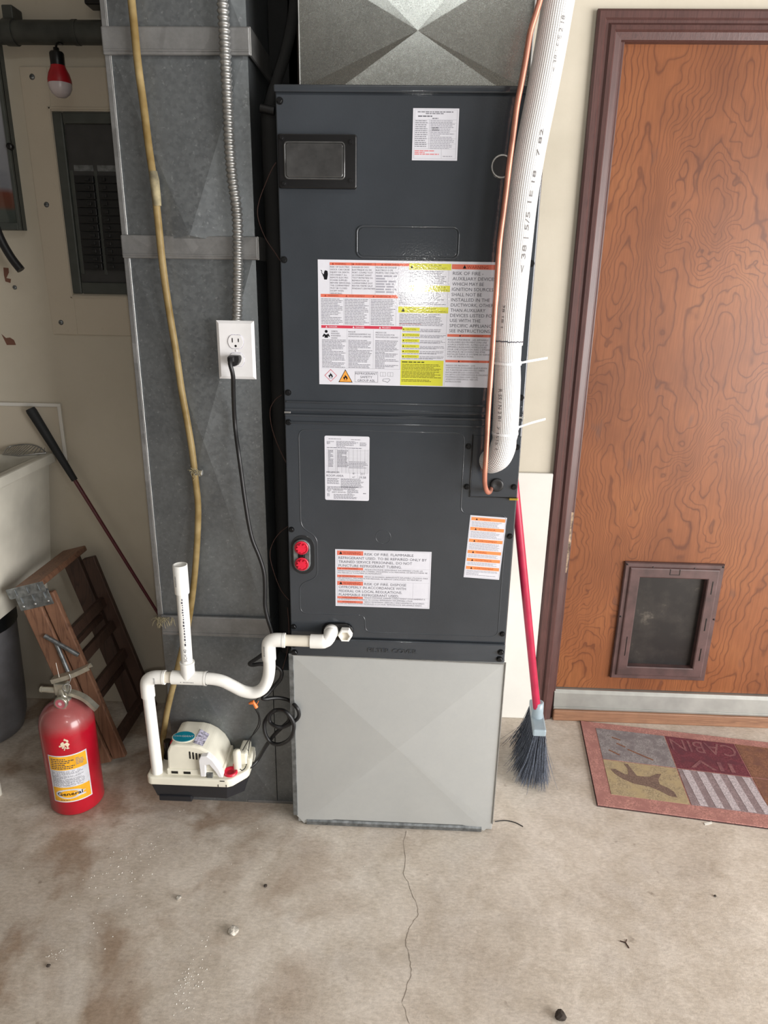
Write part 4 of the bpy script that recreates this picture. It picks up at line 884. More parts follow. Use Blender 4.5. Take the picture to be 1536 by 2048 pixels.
for y_, s_ in ((514, 'CAUTION'), (560, 'ATTENTION'), (605, 'ATENCION'), (650, 'CAUTION'), (692, 'ATTENTION'), (733, 'ATENCION')):
    c.rect(680, y_, 822, y_ + 25, L['y']); c.tri(692, y_ + 13, 7, L['k']); c.text(s_, 708, y_ + 20, 14, L['yd'], len(s_) * 12)
    c.micro(828, 1035, y_ + 10, y_ + 22, 11, L['g'], 0.4, (10, 40)); c.micro(682, 1000, y_ + 28, y_ + 34, 11, L['g'], 0.4, (10, 40)); c.rect(680, y_ + 40, 1040, y_ + 41, L['lg'])
c.rect(674, 775, 1026, 984, L['y']); c.micro(684, 880, 788, 792, 12, L['k'], 0.6, (20, 50)); c.micro(684, 1016, 808, 858, 11.5, L['yd'], 0.45, (10, 40)); c.micro(684, 1016, 868, 918, 11.5, L['yd'], 0.5, (10, 40)); c.micro(684, 960, 935, 952, 11.5, L['yd'], 0.5, (10, 40))
# right column
c.rect(1060, 20, 1432, 58, L['o']); c.tri(1160, 40, 15, L['k']); c.text('WARNING', 1180, 53, 26, L['od'], 165)
for i, (s_, w) in enumerate((('RISK OF FIRE -', 240), ('AUXILIARY DEVICES', 340), ('WHICH MAY BE', 250), ('IGNITION SOURCES', 328), ('SHALL NOT BE', 240), ('INSTALLED IN THE', 308), ('DUCTWORK, OTHER', 340), ('THAN AUXILIARY', 278), ('DEVICES LISTED FOR', 360), ('USE WITH THE', 246), ('SPECIFIC APPLIANCE.', 366), ('SEE INSTRUCTIONS.', 334))): c.text(s_, 1070 - i * 0.9, 101 + i * 40.4, 27, L['t'], w)
c.rect(1046, 560, 1432, 581, L['o']); c.tri(1150, 571, 8, L['k']); c.text('AVERTISSEMENT', 1168, 578, 14, L['od'], 170)
for i, s_ in enumerate(('RISQUE D\'INCENDIE - LES APPAREILS', 'AUXILIAIRES QUI PEUVENT ETRE UNE', 'SOURCE D\'IGNITION, AUTRES QUE LES', 'APPAREILS AUXILIAIRES HOMOLOGUES', 'POUR UNE UTILISATION AVEC L\'APPAREIL', 'SPECIFIQUE, NE DOIVENT PAS ETRE', 'INSTALLES DANS LE SYSTEME DE GAINES.', 'VOIR LES INSTRUCTIONS.')): c.text(s_, 1052, 610 + i * 19.4, 13, L['t'], len(s_) * 9.9)
c.rect(1040, 768, 1432, 787, L['o']); c.tri(1150, 778, 8, L['k']); c.text('ADVERTENCIA', 1170, 784, 13, L['od'], 145)
for i, s_ in enumerate(('RIESGO DE INCENDIO - LOS', 'DISPOSITIVOS AUXILIARES QUE PUEDEN', 'SER FUENTES DE IGNICION NO DEBEN', 'INSTALARSE EN LOS CONDUCTOS,', 'EXCEPTO LOS DISPOSITIVOS AUXILIARES', 'ENUMERADOS PARA USAR CON EL', 'APARATO ESPECIFICO. VEA LAS', 'INSTRUCCIONES')): c.text(s_, 1046, 818 + i * 19.0, 13, L['t'], len(s_) * 9.9)
for x0_ in (1052, 1030): pass
c.rect(1036, 20, 1038, 985, L['lg'], 1.3)
done(c)
# upper right data label
c = add_label('data_label', 'white data label with red footnote near the top', 0.2710, 1.7330, 0.0895, 0.0915, 109, 122)
c.frame(4, 3, 105, 118, .6, L['lg']); c.micro(11, 100, 7, 10, 5, L['g'], .5, (4, 12)); c.micro(30, 85, 11, 14, 4.5, L['g'], .5, (4, 10)); c.micro(12, 100, 17, 20, 5, L['t'], .5, (4, 12)); c.micro(46, 62, 22, 25, 5, L['g'], .5, (3, 6))
c.micro(6, 36, 28, 92, 4.6, L['g'], .42, (3, 9)); c.micro(42, 100, 28, 94, 3.8, L['lg'], .5, (3, 9)); c.rect(39, 26, 39.8, 94, L['lg']); c.micro(46, 66, 44, 52, 3, L['g'], .5, (3, 9))
for y_ in (26, 34, 52, 70, 82, 94): c.rect(4, y_, 104, y_ + .5, L['lg'])
c.micro(6, 66, 98, 110, 4, L['p'], .6, (4, 12)); c.rect(70, 95, 70.6, 117, L['lg']); c.micro(74, 98, 111, 112, 4, L['lg'], .5, (3, 8)); done(c)
# rating plate
c = add_label('rating_plate', 'white rating plate with rounded corners and a table', 0.0905, 1.0815, 0.1015, 0.1510, 1225, 1790, 0, YLB, 40)
c.micro(110, 470, 75, 90, 30, L['g'], .5, (30, 90)); c.micro(720, 1000, 85, 100, 30, L['g'], .5, (30, 90)); c.text('2', 70, 230, 90, L['lg'], 40); c.micro(60, 290, 150, 225, 26, L['g'], .5, (20, 60)); c.micro(320, 930, 140, 300, 27, L['g'], .5, (30, 90)); c.micro(960, 1150, 170, 260, 36, L['g'], .5, (30, 60))
c.micro(60, 1180, 315, 335, 28, L['t'], .5, (30, 110))
for i in range(17): c.rect(40, 370 + i * 40, 1190, 375 + i * 40, L['g'])
for x in (100, 300, 340, 465, 580, 660, 780, 895, 980, 1100, 1190): c.rect(x, 350, x + 5, 1010, L['g'])
c.micro(105, 250, 390, 850, 40, L['g'], .5, (20, 60)); c.micro(350, 660, 390, 850, 40, L['g'], .5, (20, 60)); c.micro(670, 1180, 690, 880, 40, L['g'], .5, (20, 60))
c.text('MINIMUM', 45, 1030, 55, L['t'], 350); c.text('ROOM AREA', 45, 1125, 62, L['t'], 470); c.rect(690, 990, 695, 1160, L['g']); c.rect(900, 990, 905, 1160, L['g']); c.text('ft²', 770, 1050, 55, L['t'], 65); c.text('m²', 760, 1145, 50, L['t'], 75); c.text('211', 980, 1060, 65, L['t'], 110); c.text('19.58', 950, 1160, 65, L['t'], 185)
c.micro(60, 400, 1165, 1330, 30, L['g'], .5, (30, 90)); c.micro(440, 1120, 1170, 1420, 27, L['g'], .5, (30, 90)); c.micro(60, 1000, 1400, 1470, 32, L['g'], .5, (30, 110))
c.poly([(110, 1440), (170, 1505), (110, 1570), (50, 1505)], L['t'], 1.8); c.poly([(110, 1452), (158, 1505), (110, 1558), (62, 1505)], L['w'], 2.1); c.flame(110, 1503, 24, L['t'], 2.5)
c.text('REFRIGERANT', 230, 1520, 34, L['t'], 280); c.text('SAFETY GROUP A2L', 190, 1580, 40, L['t'], 390); c.micro(620, 960, 1490, 1600, 32, L['g'], .5, (30, 90)); c.micro(240, 900, 1620, 1740, 36, L['g'], .5, (30, 90)); c.micro(60, 130, 1600, 1680, 30, L['g'], .6, (30, 60)); c.micro(1060, 1150, 1570, 1600, 34, L['t'], .6, (15, 25)); done(c)
# flammable refrigerant label
c = add_label('flammable_label', 'white and orange flammable refrigerant warning label', 0.1130, 0.8090, 0.2280, 0.1480, 1388, 832)
def dtext(s_, x, y, cap, w, mat=L['t']): c.text(s_, x, y, cap, mat, w)
c.frame(25, 12, 1372, 815, 3, L['lg'])
c.rect(26, 20, 405, 82, L['o']); c.tri(80, 50, 24, L['k']); dtext('WARNING', 112, 70, 38, 255, L['od'])
dtext('RISK OF FIRE. FLAMMABLE', 425, 78, 38, 705); dtext('REFRIGERANT USED. TO BE REPAIRED ONLY BY', 48, 138, 38, 1275); dtext('TRAINED SERVICE PERSONNEL. DO NOT', 48, 194, 38, 1065); dtext('PUNCTURE REFRIGERANT TUBING.', 48, 250, 38, 915)
c.rect(26, 258, 405, 292, L['o']); c.tri(70, 275, 12, L['od']); dtext('AVERTISSEMENT', 100, 286, 22, 230, L['od'])
dtext('RISQUE D\'INCENDIE. REFRIGERANT INFLAMMABLE UTILISE. LES', 430, 290, 20, 840); dtext('REPARATIONS DOIVENT ETRE CONFIEES UNIQUEMENT A DU PERSONNEL DE SERVICE FORME. NE', 40, 318, 20, 1300); dtext('PAS PERCER LA TUYAUTERIE DU REFRIGERANT.', 40, 347, 20, 640)
c.rect(26, 368, 405, 402, L['o']); c.tri(70, 385, 12, L['od']); dtext('ADVERTENCIA', 100, 396, 22, 200, L['od'])
dtext('RIESGO DE INCENDIO. REFRIGERANTE INFLAMABLE UTILIZADO. PARA', 430, 396, 20, 920); dtext('SER REPARADO UNICAMENTE POR PERSONAL DE SERVICIO CAPACITADO. NO PERFORE LA', 40, 424, 20, 1220); dtext('TUBERIA DE REFRIGERANTE.', 40, 452, 20, 370)
c.rect(26, 460, 405, 518, L['o']); c.tri(80, 488, 24, L['k']); dtext('WARNING', 112, 508, 38, 255, L['od'])
dtext('RISK OF FIRE. DISPOSE', 425, 510, 38, 612); dtext('OFPROPERLY IN ACCORDANCE WITH', 48, 564, 38, 985); dtext('FEDERAL OR LOCAL REGULATIONS.', 50, 622, 38, 930); dtext('FLAMMABLE REFRIGERANT USED.', 50, 676, 38, 885)
c.rect(26, 684, 405, 716, L['o']); dtext('AVERTISSEMENT', 100, 710, 22, 230, L['od']); dtext('RISQUE D\'INCENDIE. ELIMINER CORRECTEMENT CONFORMEMENT A', 430, 706, 20, 890); dtext('LA REGLEMENTATION FEDERALE OU LOCALE. REFRIGERANT INFLAMMABLE UTILISE.', 40, 736, 20, 1100)
c.rect(26, 748, 405, 782, L['o']); dtext('ADVERTENCIA', 100, 776, 22, 200, L['od']); dtext('RIESGO DE INCENDIO. DESECHELO ADECUADAMENTE DE ACUERDO', 430, 770, 20, 880); dtext('CON LAS REGULACIONES FEDERALES O LOCALES. REFRIGERANTE INFLAMABLE USADO.', 40, 800, 20, 1240)
for y_ in (256, 362, 456, 682, 744): c.rect(405, y_, 1372, y_ + 2, L['lg'])
c.rect(1135, 458, 1138, 682, L['lg']); done(c)
# narrow orange label
c = add_label('bullet_label', 'narrow white label with six orange warning bars', 0.4270, 0.9030, 0.0845, 0.1560, 1050, 1790, -0.050)
for i, (y_, s_) in enumerate(((45, 'WARNING'), (325, 'ADVERTENCIA'), (660, 'AVERTISSEMENT'), (985, 'WARNING'), (1215, 'ADVERTENCIA'), (1450, 'AVERTISSEMENT'))):
    c.rect(38, y_, 1010, y_ + 92, L['oo']); c.tri(195, y_ + 52, 34, L['k']); c.text(s_, 280, y_ + 72, 50, L['od'], len(s_) * 44)
    e = (325, 660, 985, 1215, 1450, 1740)[i]; c.micro(60, 980, y_ + 115, e - 25, 33, L['lg'], .5, (30, 110))
c.frame(22, 25, 1026, 1765, 6, L['lg']); done(c)
# dusty plug on the upper-left edge: small label-less clip
# ================================================================== galvanised base and plenum
bs = thing('return_air_base', 'plain silver sheet metal base box under the charcoal cabinet', 'base box', (0.266, 0, 0))
mb = MB(); X0, X1, Zt = 0.006, 0.534, ZB
mb.box(X0, X1, 0.004, AD, 0.004, Zt, MAT['sheet'], 0.001); mb.build('box', bs)
mb = MB(); ctr = (0.272, -0.016, 0.266)
pl_ = [(0.002, -0.002, Zt), (0.002, -0.002, 0.030), (0.022, -0.002, 0.004), (0.512, -0.002, 0.004), (0.532, -0.002, 0.024), (0.534, -0.002, Zt)]
cr = {'tl': (0.113, -0.002, Zt), 'tr': (0.434, -0.002, Zt), 'bl': (0.107, -0.002, 0.020), 'br': (0.454, -0.002, 0.020)}
ring = [pl_[0], pl_[1], pl_[2], cr['bl'], cr['br'], pl_[3], pl_[4], pl_[5], cr['tr'], cr['tl']]
# shallow cross-broken pan : left / bottom / right / top facets raised to the centre
mb.add([ctr] + ring, [(0, i, i + 1) for i in range(1, 10)] + [(0, 10, 1)], MAT['sheet']); mb.f = [tuple(f) for f in mb.f]
mb.build('cross_broken_front', bs)
mb = MB(); mb.prism([(0.0, -0.003), (-0.006, 0.004), (-0.006, 0.013), (-0.002, 0.018)], 'x', 0.030, 0.505, MAT['zinc']); mb.build('bottom_flange', bs)
mb = MB(); mb.tube([(0.533, -0.004, 0.03), (0.5345, -0.004, Zt)], 0.0016, MAT['steel'], 6); mb.tube([(0.002, -0.004, Zt + .001), (0.531, -0.006, Zt - .003)], 0.0016, MAT['steel'], 6); mb.build('hemmed_edge', bs, label='bright folded edge')
mb = MB(); mb.box(-0.006, 0.006, -0.004, 0.02, 0.03, Zt + 0.004, MAT['zinc'], 0.001); mb.build('side_flange', bs)

pn = thing('supply_plenum', 'shiny cross-broken sheet metal plenum on top of the charcoal cabinet', 'plenum', (0.27, 0.25, ZTOP))
mb = MB(); mb.box(0.046, 0.494, 0.032, 0.46, ZTOP, 2.6, MAT['plenum']); mb.build('box', pn)
mb = MB(); A0, A1, C0 = (0.045, 0.030, ZTOP), (0.495, 0.030, ZTOP), (0.268, 0.020, 1.855)
# facets of the X break; the fold lines cross in the middle of a tall panel
P = [(0.045, 0.030, 1.772), (0.132, 0.009, 1.772), (0.435, 0.009, 1.772), (0.495, 0.030, 1.772), (0.495, 0.030, 1.99), (0.42, 0.030, 2.02), (0.10, 0.030, 2.02), (0.045, 0.030, 1.99)]
C0 = (0.276, 0.016, 1.868)
mb.add([C0] + P, [(0, i, i % 8 + 1) for i in range(1, 9)], MAT['plenum']); mb.build('cross_broken_front', pn)
mb = MB(); mb.box(0.044, 0.496, 0.026, 0.032, 2.02, 2.6, MAT['plenum']); mb.build('upper_front', pn)
mb = MB(); mb.tube([(0.496, 0.028, ZTOP), (0.496, 0.028, 2.1)], 0.0028, MAT['steel'], 8); mb.build('corner_seam', pn, label='bright folded corner seam')
mb = MB(); mb.tube([(0.0455, 0.028, ZTOP), (0.0455, 0.028, 2.1)], 0.0012, MAT['steel'], 8); mb.build('corner_seam', pn)
# ================================================================== return duct
DX0, DX1, DY = -0.352, -0.066, 0.074
du = thing('return_duct', 'tall weathered galvanised duct with cross breaks standing left of the cabinet', 'duct', (-0.21, 0.25, 0))
secs = [(0.0, 0.555), (0.555, 1.475), (1.475, 1.863), (1.863, 2.6)]
for i, (z0, z1) in enumerate(secs):
    x1 = DX1; mb = MB(); mb.box(DX0 + 0.001, x1 - 0.001, DY + 0.006, 0.47, z0 + 0.001, z1 - 0.001, MAT['duct'])
    mb.build('duct_body', du)
    mb = MB()
    zc = {0: 0.27, 1: 1.05, 2: 1.50, 3: 2.2}[i]; cx_ = (DX0 + x1) / 2 + 0.005
    a = [(DX0, DY, z0), (x1, DY, z0), (x1, DY, z1), (DX0, DY, z1), (cx_, DY - 0.016, zc)]
    mb.add(a, [(0, 1, 4), (1, 2, 4), (2, 3, 4), (3, 0, 4)], MAT['duct'])
    mb.add([(DX0, DY + 0.006, z0), (x1, DY + 0.006, z0), (x1, DY + 0.006, z1), (DX0, DY + 0.006, z1)] + a[:4], [(0, 4, 7, 3), (1, 2, 6, 5), (0, 1, 5, 4), (2, 3, 7, 6)], MAT['duct'])
    mb.build('duct_face', du)
# boot joining the base
mb = MB(); mb.box(DX1 + .001, 0.005, DY + 0.002, 0.46, 0.0, 0.43, MAT['duct'], 0.001); mb.build('side_boot', du)
mb = MB(); mb.box(DX0 - 0.006, DX0 + 0.006, DY - 0.004, DY + 0.004, 0.56, 2.6, MAT['cleat'], 0.0015); mb.tube([(DX0 + 0.007, DY - 0.003, 0.56), (DX0 + 0.007, DY - 0.003, 2.6)], 0.0014, MAT['steel'], 6); mb.build('corner_seam', du)
mb = MB(); mb.box(-0.150, -0.012, DY - 0.002, DY + 0.004, 0.0, 0.008, MAT['cleat'], 0.001); mb.build('bottom_flange', du)
for z0, z1 in ((1.838, 1.888), (1.452, 1.500), (0.530, 0.586)):
    mb = MB(); xa, xb = (DX0 - 0.006, DX1 + 0.008) if z0 > 1 else (DX0 + 0.004, DX1 + 0.003)
    mb.box(xa, xb, DY - 0.012, DY - 0.002, z0, z1, MAT['cleat'], 0.003); mb.box(xa + .002, xb - .002, DY - 0.0135, DY - 0.011, z0 + 0.006, z0 + 0.010, MAT['cleat'], 0.001)
    if z0 > 1: mb.box(xb - 0.003, xb + 0.002, DY - 0.010, DY + 0.20, z0, z1, MAT['steel'], 0.001)
    mb.build('drive_cleat', du, label='grey joint cleat across the duct')
# dried fibres stuck to the cleat corner and hose
def fibres(name, c0, n, spread, ln_, parent, down=True):
    rr = random.Random(len(name) + n); t = MB()
    for k in range(n):
        a = Vector(c0) + Vector((rr.uniform(-spread, spread), rr.uniform(-.004, 0), rr.uniform(-.003, .003)))
        d = Vector((rr.uniform(-.6, .6), -.2, rr.uniform(-1, -.1) if down else rr.uniform(-1, .6))) * ln_ * rr.uniform(.4, 1)
        t.tube(smooth_path([a, a + d * .5 + Vector((rr.uniform(-.005, .005), -.002, .002)), a + d], 3), 0.0005, MAT['fib'], 4, False)
    o = t.build(name, parent); o['kind'] = 'stuff'; return o
fibres('dried_fibre', (-0.335, 0.058, 0.583), 46, 0.022, 0.035, du)
# dark stud and wiring in the gap
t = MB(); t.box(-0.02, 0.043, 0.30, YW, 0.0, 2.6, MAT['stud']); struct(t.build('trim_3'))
t = MB(); t.box(-0.065, -0.0, 0.30, 0.32, 0.44, 2.6, MAT['foam'])  # black sheet added across the gap, standing in for deep shade
gap = t.build('gap_shade_panel'); gap['label'] = 'black panel added to darken the gap between duct and cabinet'; gap['category'] = 'shade panel'
t = MB()
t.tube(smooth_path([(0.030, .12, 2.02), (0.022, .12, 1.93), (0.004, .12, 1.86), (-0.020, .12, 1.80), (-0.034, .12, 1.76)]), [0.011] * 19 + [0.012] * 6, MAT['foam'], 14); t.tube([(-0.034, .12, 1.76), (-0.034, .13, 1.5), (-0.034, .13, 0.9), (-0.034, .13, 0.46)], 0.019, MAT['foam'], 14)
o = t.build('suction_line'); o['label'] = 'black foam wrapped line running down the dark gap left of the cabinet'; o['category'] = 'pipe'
t = MB(); t.tube([(-0.0490, 0.1000, 1.7528), (-0.0197, 0.1000, 1.7474)], 0.009, MAT['rubber'], 12); t.build('coupling', o)
wr = [('upper brown control wire looping out of the gap beside the bezel', [(-0.0124, 0.0600, 1.6441), (-0.0223, 0.0600, 1.6299), (-0.0371, 0.0600, 1.6011), (-0.0499, 0.0600, 1.5720), (-0.0552, 0.0600, 1.5475), (-0.0508, 0.0600, 1.5229), (-0.0379, 0.0600, 1.4931), (-0.0203, 0.0600, 1.4681), (-0.0079, 0.0600, 1.4490)]),
      ('middle brown control wire curving in the gap beside the panel seam', [(-0.0156, 0.0600, 1.1607), (-0.0310, 0.0600, 1.1488), (-0.0435, 0.0600, 1.1230), (-0.0392, 0.0600, 1.0785), (-0.0231, 0.0600, 1.0310), (-0.0063, 0.0600, 0.9950)]),
      ('lower brown control wire bowing left beside the red line caps', [(-0.0081, 0.0600, 0.8414), (-0.0295, 0.0600, 0.8239), (-0.0477, 0.0600, 0.7971), (-0.0564, 0.0600, 0.7637), (-0.0480, 0.0600, 0.7170), (-0.0318, 0.0600, 0.6697), (-0.0122, 0.0600, 0.6426)]),
      ('bottom brown wire running down beside the white drain elbow', [(-0.0166, 0.0600, 0.6215), (-0.0145, 0.0600, 0.5578), (-0.0200, 0.0600, 0.4997), (-0.0333, 0.0600, 0.4475), (-0.0406, 0.0600, 0.4248)])]
for lb, pts in wr:
    t = MB(); t.tube(smooth_path(pts), 0.0011, MAT['wire_brown'], 6); o = t.build('control_wire'); o['label'] = lb; o['category'] = 'wire'

# ================================================================== amber hose on the duct
hs = thing('vinyl_hose', 'long amber vinyl hose hanging down the front of the grey duct', 'hose', (-0.3, 0.05, 0.2))
hp = [(-0.2850, 0.0480, 1.9758), (-0.2850, 0.0480, 1.9267), (-0.2839, 0.0480, 1.8764), (-0.2827, 0.0480, 1.8163), (-0.2781, 0.0480, 1.7455), (-0.2745, 0.0480, 1.6725), (-0.2698, 0.0480, 1.6067), (-0.2670, 0.0480, 1.5291), (-0.2654, 0.0480, 1.4591), (-0.2616, 0.0480, 1.3870), (-0.2553, 0.0480, 1.3128), (-0.2492, 0.0480, 1.2474), (-0.2437, 0.0480, 1.1689), (-0.2361, 0.0480, 1.0997), (-0.2294, 0.0480, 1.0286), (-0.2262, 0.0480, 0.9554), (-0.2244, 0.0480, 0.8929), (-0.2310, 0.0480, 0.8156), (-0.2414, 0.0480, 0.7358), (-0.2548, 0.0480, 0.6537), (-0.2725, 0.0480, 0.5688), (-0.2936, 0.0480, 0.4958), (-0.3152, 0.0480, 0.4209), (-0.3335, 0.0480, 0.3595), (-0.3508, 0.0480, 0.2968), (-0.3643, 0.0480, 0.2329), (-0.3624, 0.0200, 0.2057), (-0.3595, 0.0000, 0.1893)]
t = MB(); t.tube(smooth_path(hp, 4), 0.0078, MAT['vinyl'], 14); t.build('hose', hs)
kn = [(-0.2686, 0.0480, 1.6210), (-0.2662, 0.0480, 1.5634)]
t = MB(); t.tube([(-0.2688, 0.0460, 1.6226), (-0.2670, 0.0460, 1.6065), (-0.2657, 0.0460, 1.5729), (-0.2650, 0.0460, 1.5564)], [0.0085, 0.0098, 0.0092, 0.0082], MAT['fib'], 12); t.build('joint', hs, label='stained joint in the hose')
t = MB(); cq = [(-0.2151, 0.0400, 0.9764)][0]; t.box(cq[0] - 0.009, cq[0] + 0.010, 0.034, 0.046, cq[2] - 0.006, cq[2] + 0.006, MAT['steel'], 0.002); t.build('clip', hs, label='bright metal clip')
fibres('dried_fibre', (cq[0] - 0.004, 0.038, cq[2] + 0.004), 30, 0.010, 0.022, hs, False)

# ================================================================== flexible conduit and outlet
co = thing('flexible_conduit', 'ribbed metal flexible conduit running down the duct to the white outlet', 'conduit', (-0.1, 0.05, 1.33))
cpth = smooth_path([(-0.1046, 0.0480, 1.9760), (-0.1055, 0.0480, 1.9271), (-0.1049, 0.0480, 1.8686), (-0.1052, 0.0480, 1.8085), (-0.1051, 0.0480, 1.7378), (-0.1054, 0.0480, 1.6740), (-0.1032, 0.0480, 1.6179), (-0.0983, 0.0480, 1.5702), (-0.0960, 0.0480, 1.5313), (-0.0975, 0.0480, 1.4816), (-0.1005, 0.0480, 1.4207), (-0.1042, 0.0480, 1.3686), (-0.1079, 0.0480, 1.3176)], 40)
acc = 0; rs = []
for i, p_ in enumerate(cpth):
    if i: acc += (cpth[i] - cpth[i - 1]).length
    rs.append(0.0106 + 0.0015 * math.sin(acc / 0.0108 * 2 * PI))
t = MB(); t.tube(cpth, rs, MAT['steel'], 18); t.build('sleeve', co)
OX0, OX1, OZ0, OZ1 = -0.1510, -0.0670, 1.1985, 1.3255
ou = thing('outlet', 'white wall outlet with oversized cover plate mounted on the grey duct', 'outlet', ((OX0 + OX1) / 2, 0.04, OZ0))
ocx = (OX0 + OX1) / 2
t = MB(); t.box(OX0 + 0.012, OX1 - 0.012, 0.036, DY - .002, OZ0 + 0.012, OZ1 - 0.012, MAT['zinc'], 0.002); t.build('box', ou)
t = MB(); a = 0.006
fr = [(OX0, OZ0), (OX1, OZ0), (OX1, OZ1), (OX0, OZ1)]; inn = [(OX0 + a, OZ0 + a), (OX1 - a, OZ0 + a), (OX1 - a, OZ1 - a), (OX0 + a, OZ1 - a)]
t.add([(x, 0.0375, z) for x, z in fr] + [(x, 0.0355, z) for x, z in fr] + [(x, 0.0315, z) for x, z in inn], [(0, 1, 5, 4), (1, 2, 6, 5), (2, 3, 7, 6), (3, 0, 4, 7), (4, 5, 9, 8), (5, 6, 10, 9), (6, 7, 11, 10), (7, 4, 8, 11), (8, 9, 10, 11), (3, 2, 1, 0)], MAT['plate_w']); t.build('cover_plate', ou)
def recep(cx_, cz_):
    pts = []
    R_ = 0.0172
    for k in range(48):
        a = 2 * PI * k / 48; x = R_ * math.cos(a); z = R_ * math.sin(a); z = max(-0.0145, min(0.0145, z)); pts.append((cx_ + x, cz_ + z))
    t = MB(); t.prism([(cx_ + (x - cx_) * 1.05, cz_ + (z - cz_) * 1.06) for x, z in pts], 'y', 0.0312, 0.0325, MAT['silver_label']); t.prism(pts, 'y', 0.0295, 0.0325, MAT['plate_w'], False, 0.0006)
    return t.build('receptacle', ou)
r1 = recep(ocx + 0.0005, 1.2805); r2 = recep(ocx + 0.0005, 1.2415)
t = MB(); t.box(ocx - 0.0075, ocx - 0.0055, 0.029, 0.030, 1.279, 1.2885, MAT['black']); t.box(ocx + 0.006, ocx + 0.008, 0.029, 0.030, 1.280, 1.2875, MAT['black']); t.lathe([(0, -.0003), (0.0026, -.0003)], (ocx + 0.0003, 0.0295, 1.2715), MAT['black'], 16, 'y', True, False); t.build('slots', r1)
t = MB(); t.lathe([(0, -.001), (0.0025, -.0006), (0.003, 0.0005)], (ocx + 0.0005, 0.0315, 1.261), MAT['plate_w'], 14, 'y'); t.build('screw', ou)
# power cord
pc = thing('power_cord', 'black power cord plugged into the outlet and coiled beside the pump', 'cord', (ocx, 0.03, 1.24))
t = MB(); t.prism([(ocx - 0.013, 1.252), (ocx + 0.011, 1.252), (ocx + 0.013, 1.246), (ocx + 0.011, 1.238), (ocx + 0.005, 1.2305), (ocx - 0.003, 1.2285), (ocx - 0.012, 1.235)], 'y', 0.010, 0.0295, MAT['rubber'], False, 0.002)
t.box(ocx - 0.0135, ocx + 0.002, 0.002, 0.012, 1.238, 1.251, MAT['rubber'], 0.003); t.build('plug', pc, label='black moulded plug')
cp_ = [(ocx - 0.005, 0.006, 1.245), (ocx - 0.0055, -0.004, 1.236)] + [(-0.1106, 0.0000, 1.2094), (-0.1168, 0.0200, 1.1645), (-0.1233, 0.0450, 1.0912), (-0.1121, 0.0200, 1.0322), (-0.1077, 0.0200, 0.9785), (-0.1032, 0.0200, 0.9238), (-0.0966, 0.0200, 0.8616), (-0.0889, 0.0200, 0.8173), (-0.0748, 0.0200, 0.7764), (-0.0643, 0.0200, 0.7335), (-0.0636, 0.0200, 0.6868), (-0.0652, 0.0200, 0.6434), (-0.0591, 0.0200, 0.6051), (-0.0514, 0.0200, 0.5747), (-0.0498, 0.0200, 0.5466), (-0.0635, 0.0200, 0.5205), (-0.0861, 0.0200, 0.4996), (-0.1060, 0.0200, 0.4843), (-0.1114, 0.0200, 0.4783), (-0.1025, 0.0200, 0.4758), (-0.0843, 0.0200, 0.4794), (-0.0651, 0.0200, 0.4773), (-0.0433, 0.0200, 0.4752), (-0.0296, 0.0200, 0.4598), (-0.0329, 0.0200, 0.4377), (-0.0491, 0.0200, 0.4164), (-0.0660, 0.0100, 0.3983), (-0.0771, 0.0000, 0.3925), (-0.0695, 0.0000, 0.3898), (-0.0534, 0.0100, 0.3870), (-0.0359, 0.0200, 0.3812), (-0.0126, 0.0200, 0.3747), (0.0110, -0.0120, 0.3790), (0.0182, -0.0120, 0.3600), (0.0140, -0.0120, 0.3434), (-0.0019, -0.0120, 0.3292), (-0.0247, -0.0100, 0.3147), (-0.0429, -0.0100, 0.3154), (-0.0603, 0.0000, 0.3212), (-0.0609, 0.0000, 0.3409), (-0.0500, 0.0000, 0.3549), (-0.0356, 0.0000, 0.3585), (-0.0136, -0.0200, 0.3670), (0.0003, -0.0220, 0.3497), (0.0062, -0.0220, 0.3261), (-0.0014, -0.0200, 0.2941), (-0.0195, -0.0100, 0.2691), (-0.0429, 0.0000, 0.2529), (-0.0647, 0.0100, 0.2538), (-0.0770, 0.0100, 0.2797), (-0.0783, 0.0150, 0.3069), (-0.0680, 0.0200, 0.3268), (-0.0490, 0.0200, 0.3429), (-0.0292, 0.0200, 0.3438), (-0.0151, 0.0200, 0.3307), (-0.0156, 0.0200, 0.3123), (-0.0307, 0.0200, 0.2947), (-0.0527, 0.0200, 0.2705), (-0.0682, 0.0200, 0.2479), (-0.0839, 0.0200, 0.2219), (-0.1000, 0.0200, 0.1909), (-0.1104, 0.0100, 0.1806), (-0.1246, 0.0000, 0.1734)]
t = MB(); t.tube(smooth_path(cp_, 4), 0.0050, MAT['rubber'], 10); t.build('cord', pc)
# thin control wires with wire nuts
cw = thing('switch_wires', 'pair of thin dark wires with orange wire nuts above the pump', 'wire', (-0.1, 0.0, 0.3))
for pts in ([(-0.0975, 0.0100, 0.3581), (-0.0905, 0.0100, 0.3373), (-0.0891, 0.0100, 0.3068), (-0.0993, 0.0100, 0.2848), (-0.1175, 0.0100, 0.2623), (-0.1320, 0.0100, 0.2366), (-0.1455, 0.0100, 0.2076), (-0.1478, -0.0100, 0.1992), (-0.1432, -0.0200, 0.1899), (-0.1328, -0.0300, 0.1905)], [(-0.1028, 0.0150, 0.3515), (-0.0933, 0.0150, 0.3276), (-0.0958, 0.0150, 0.2999), (-0.1103, 0.0150, 0.2715), (-0.1192, 0.0150, 0.2492), (-0.1245, 0.0150, 0.2206), (-0.1287, 0.0150, 0.1886), (-0.1272, -0.0200, 0.1907), (-0.1328, -0.0300, 0.1905)]):
    t = MB(); t.tube(smooth_path(pts), 0.0013, MAT['rubber'], 7); t.build('wire', cw)
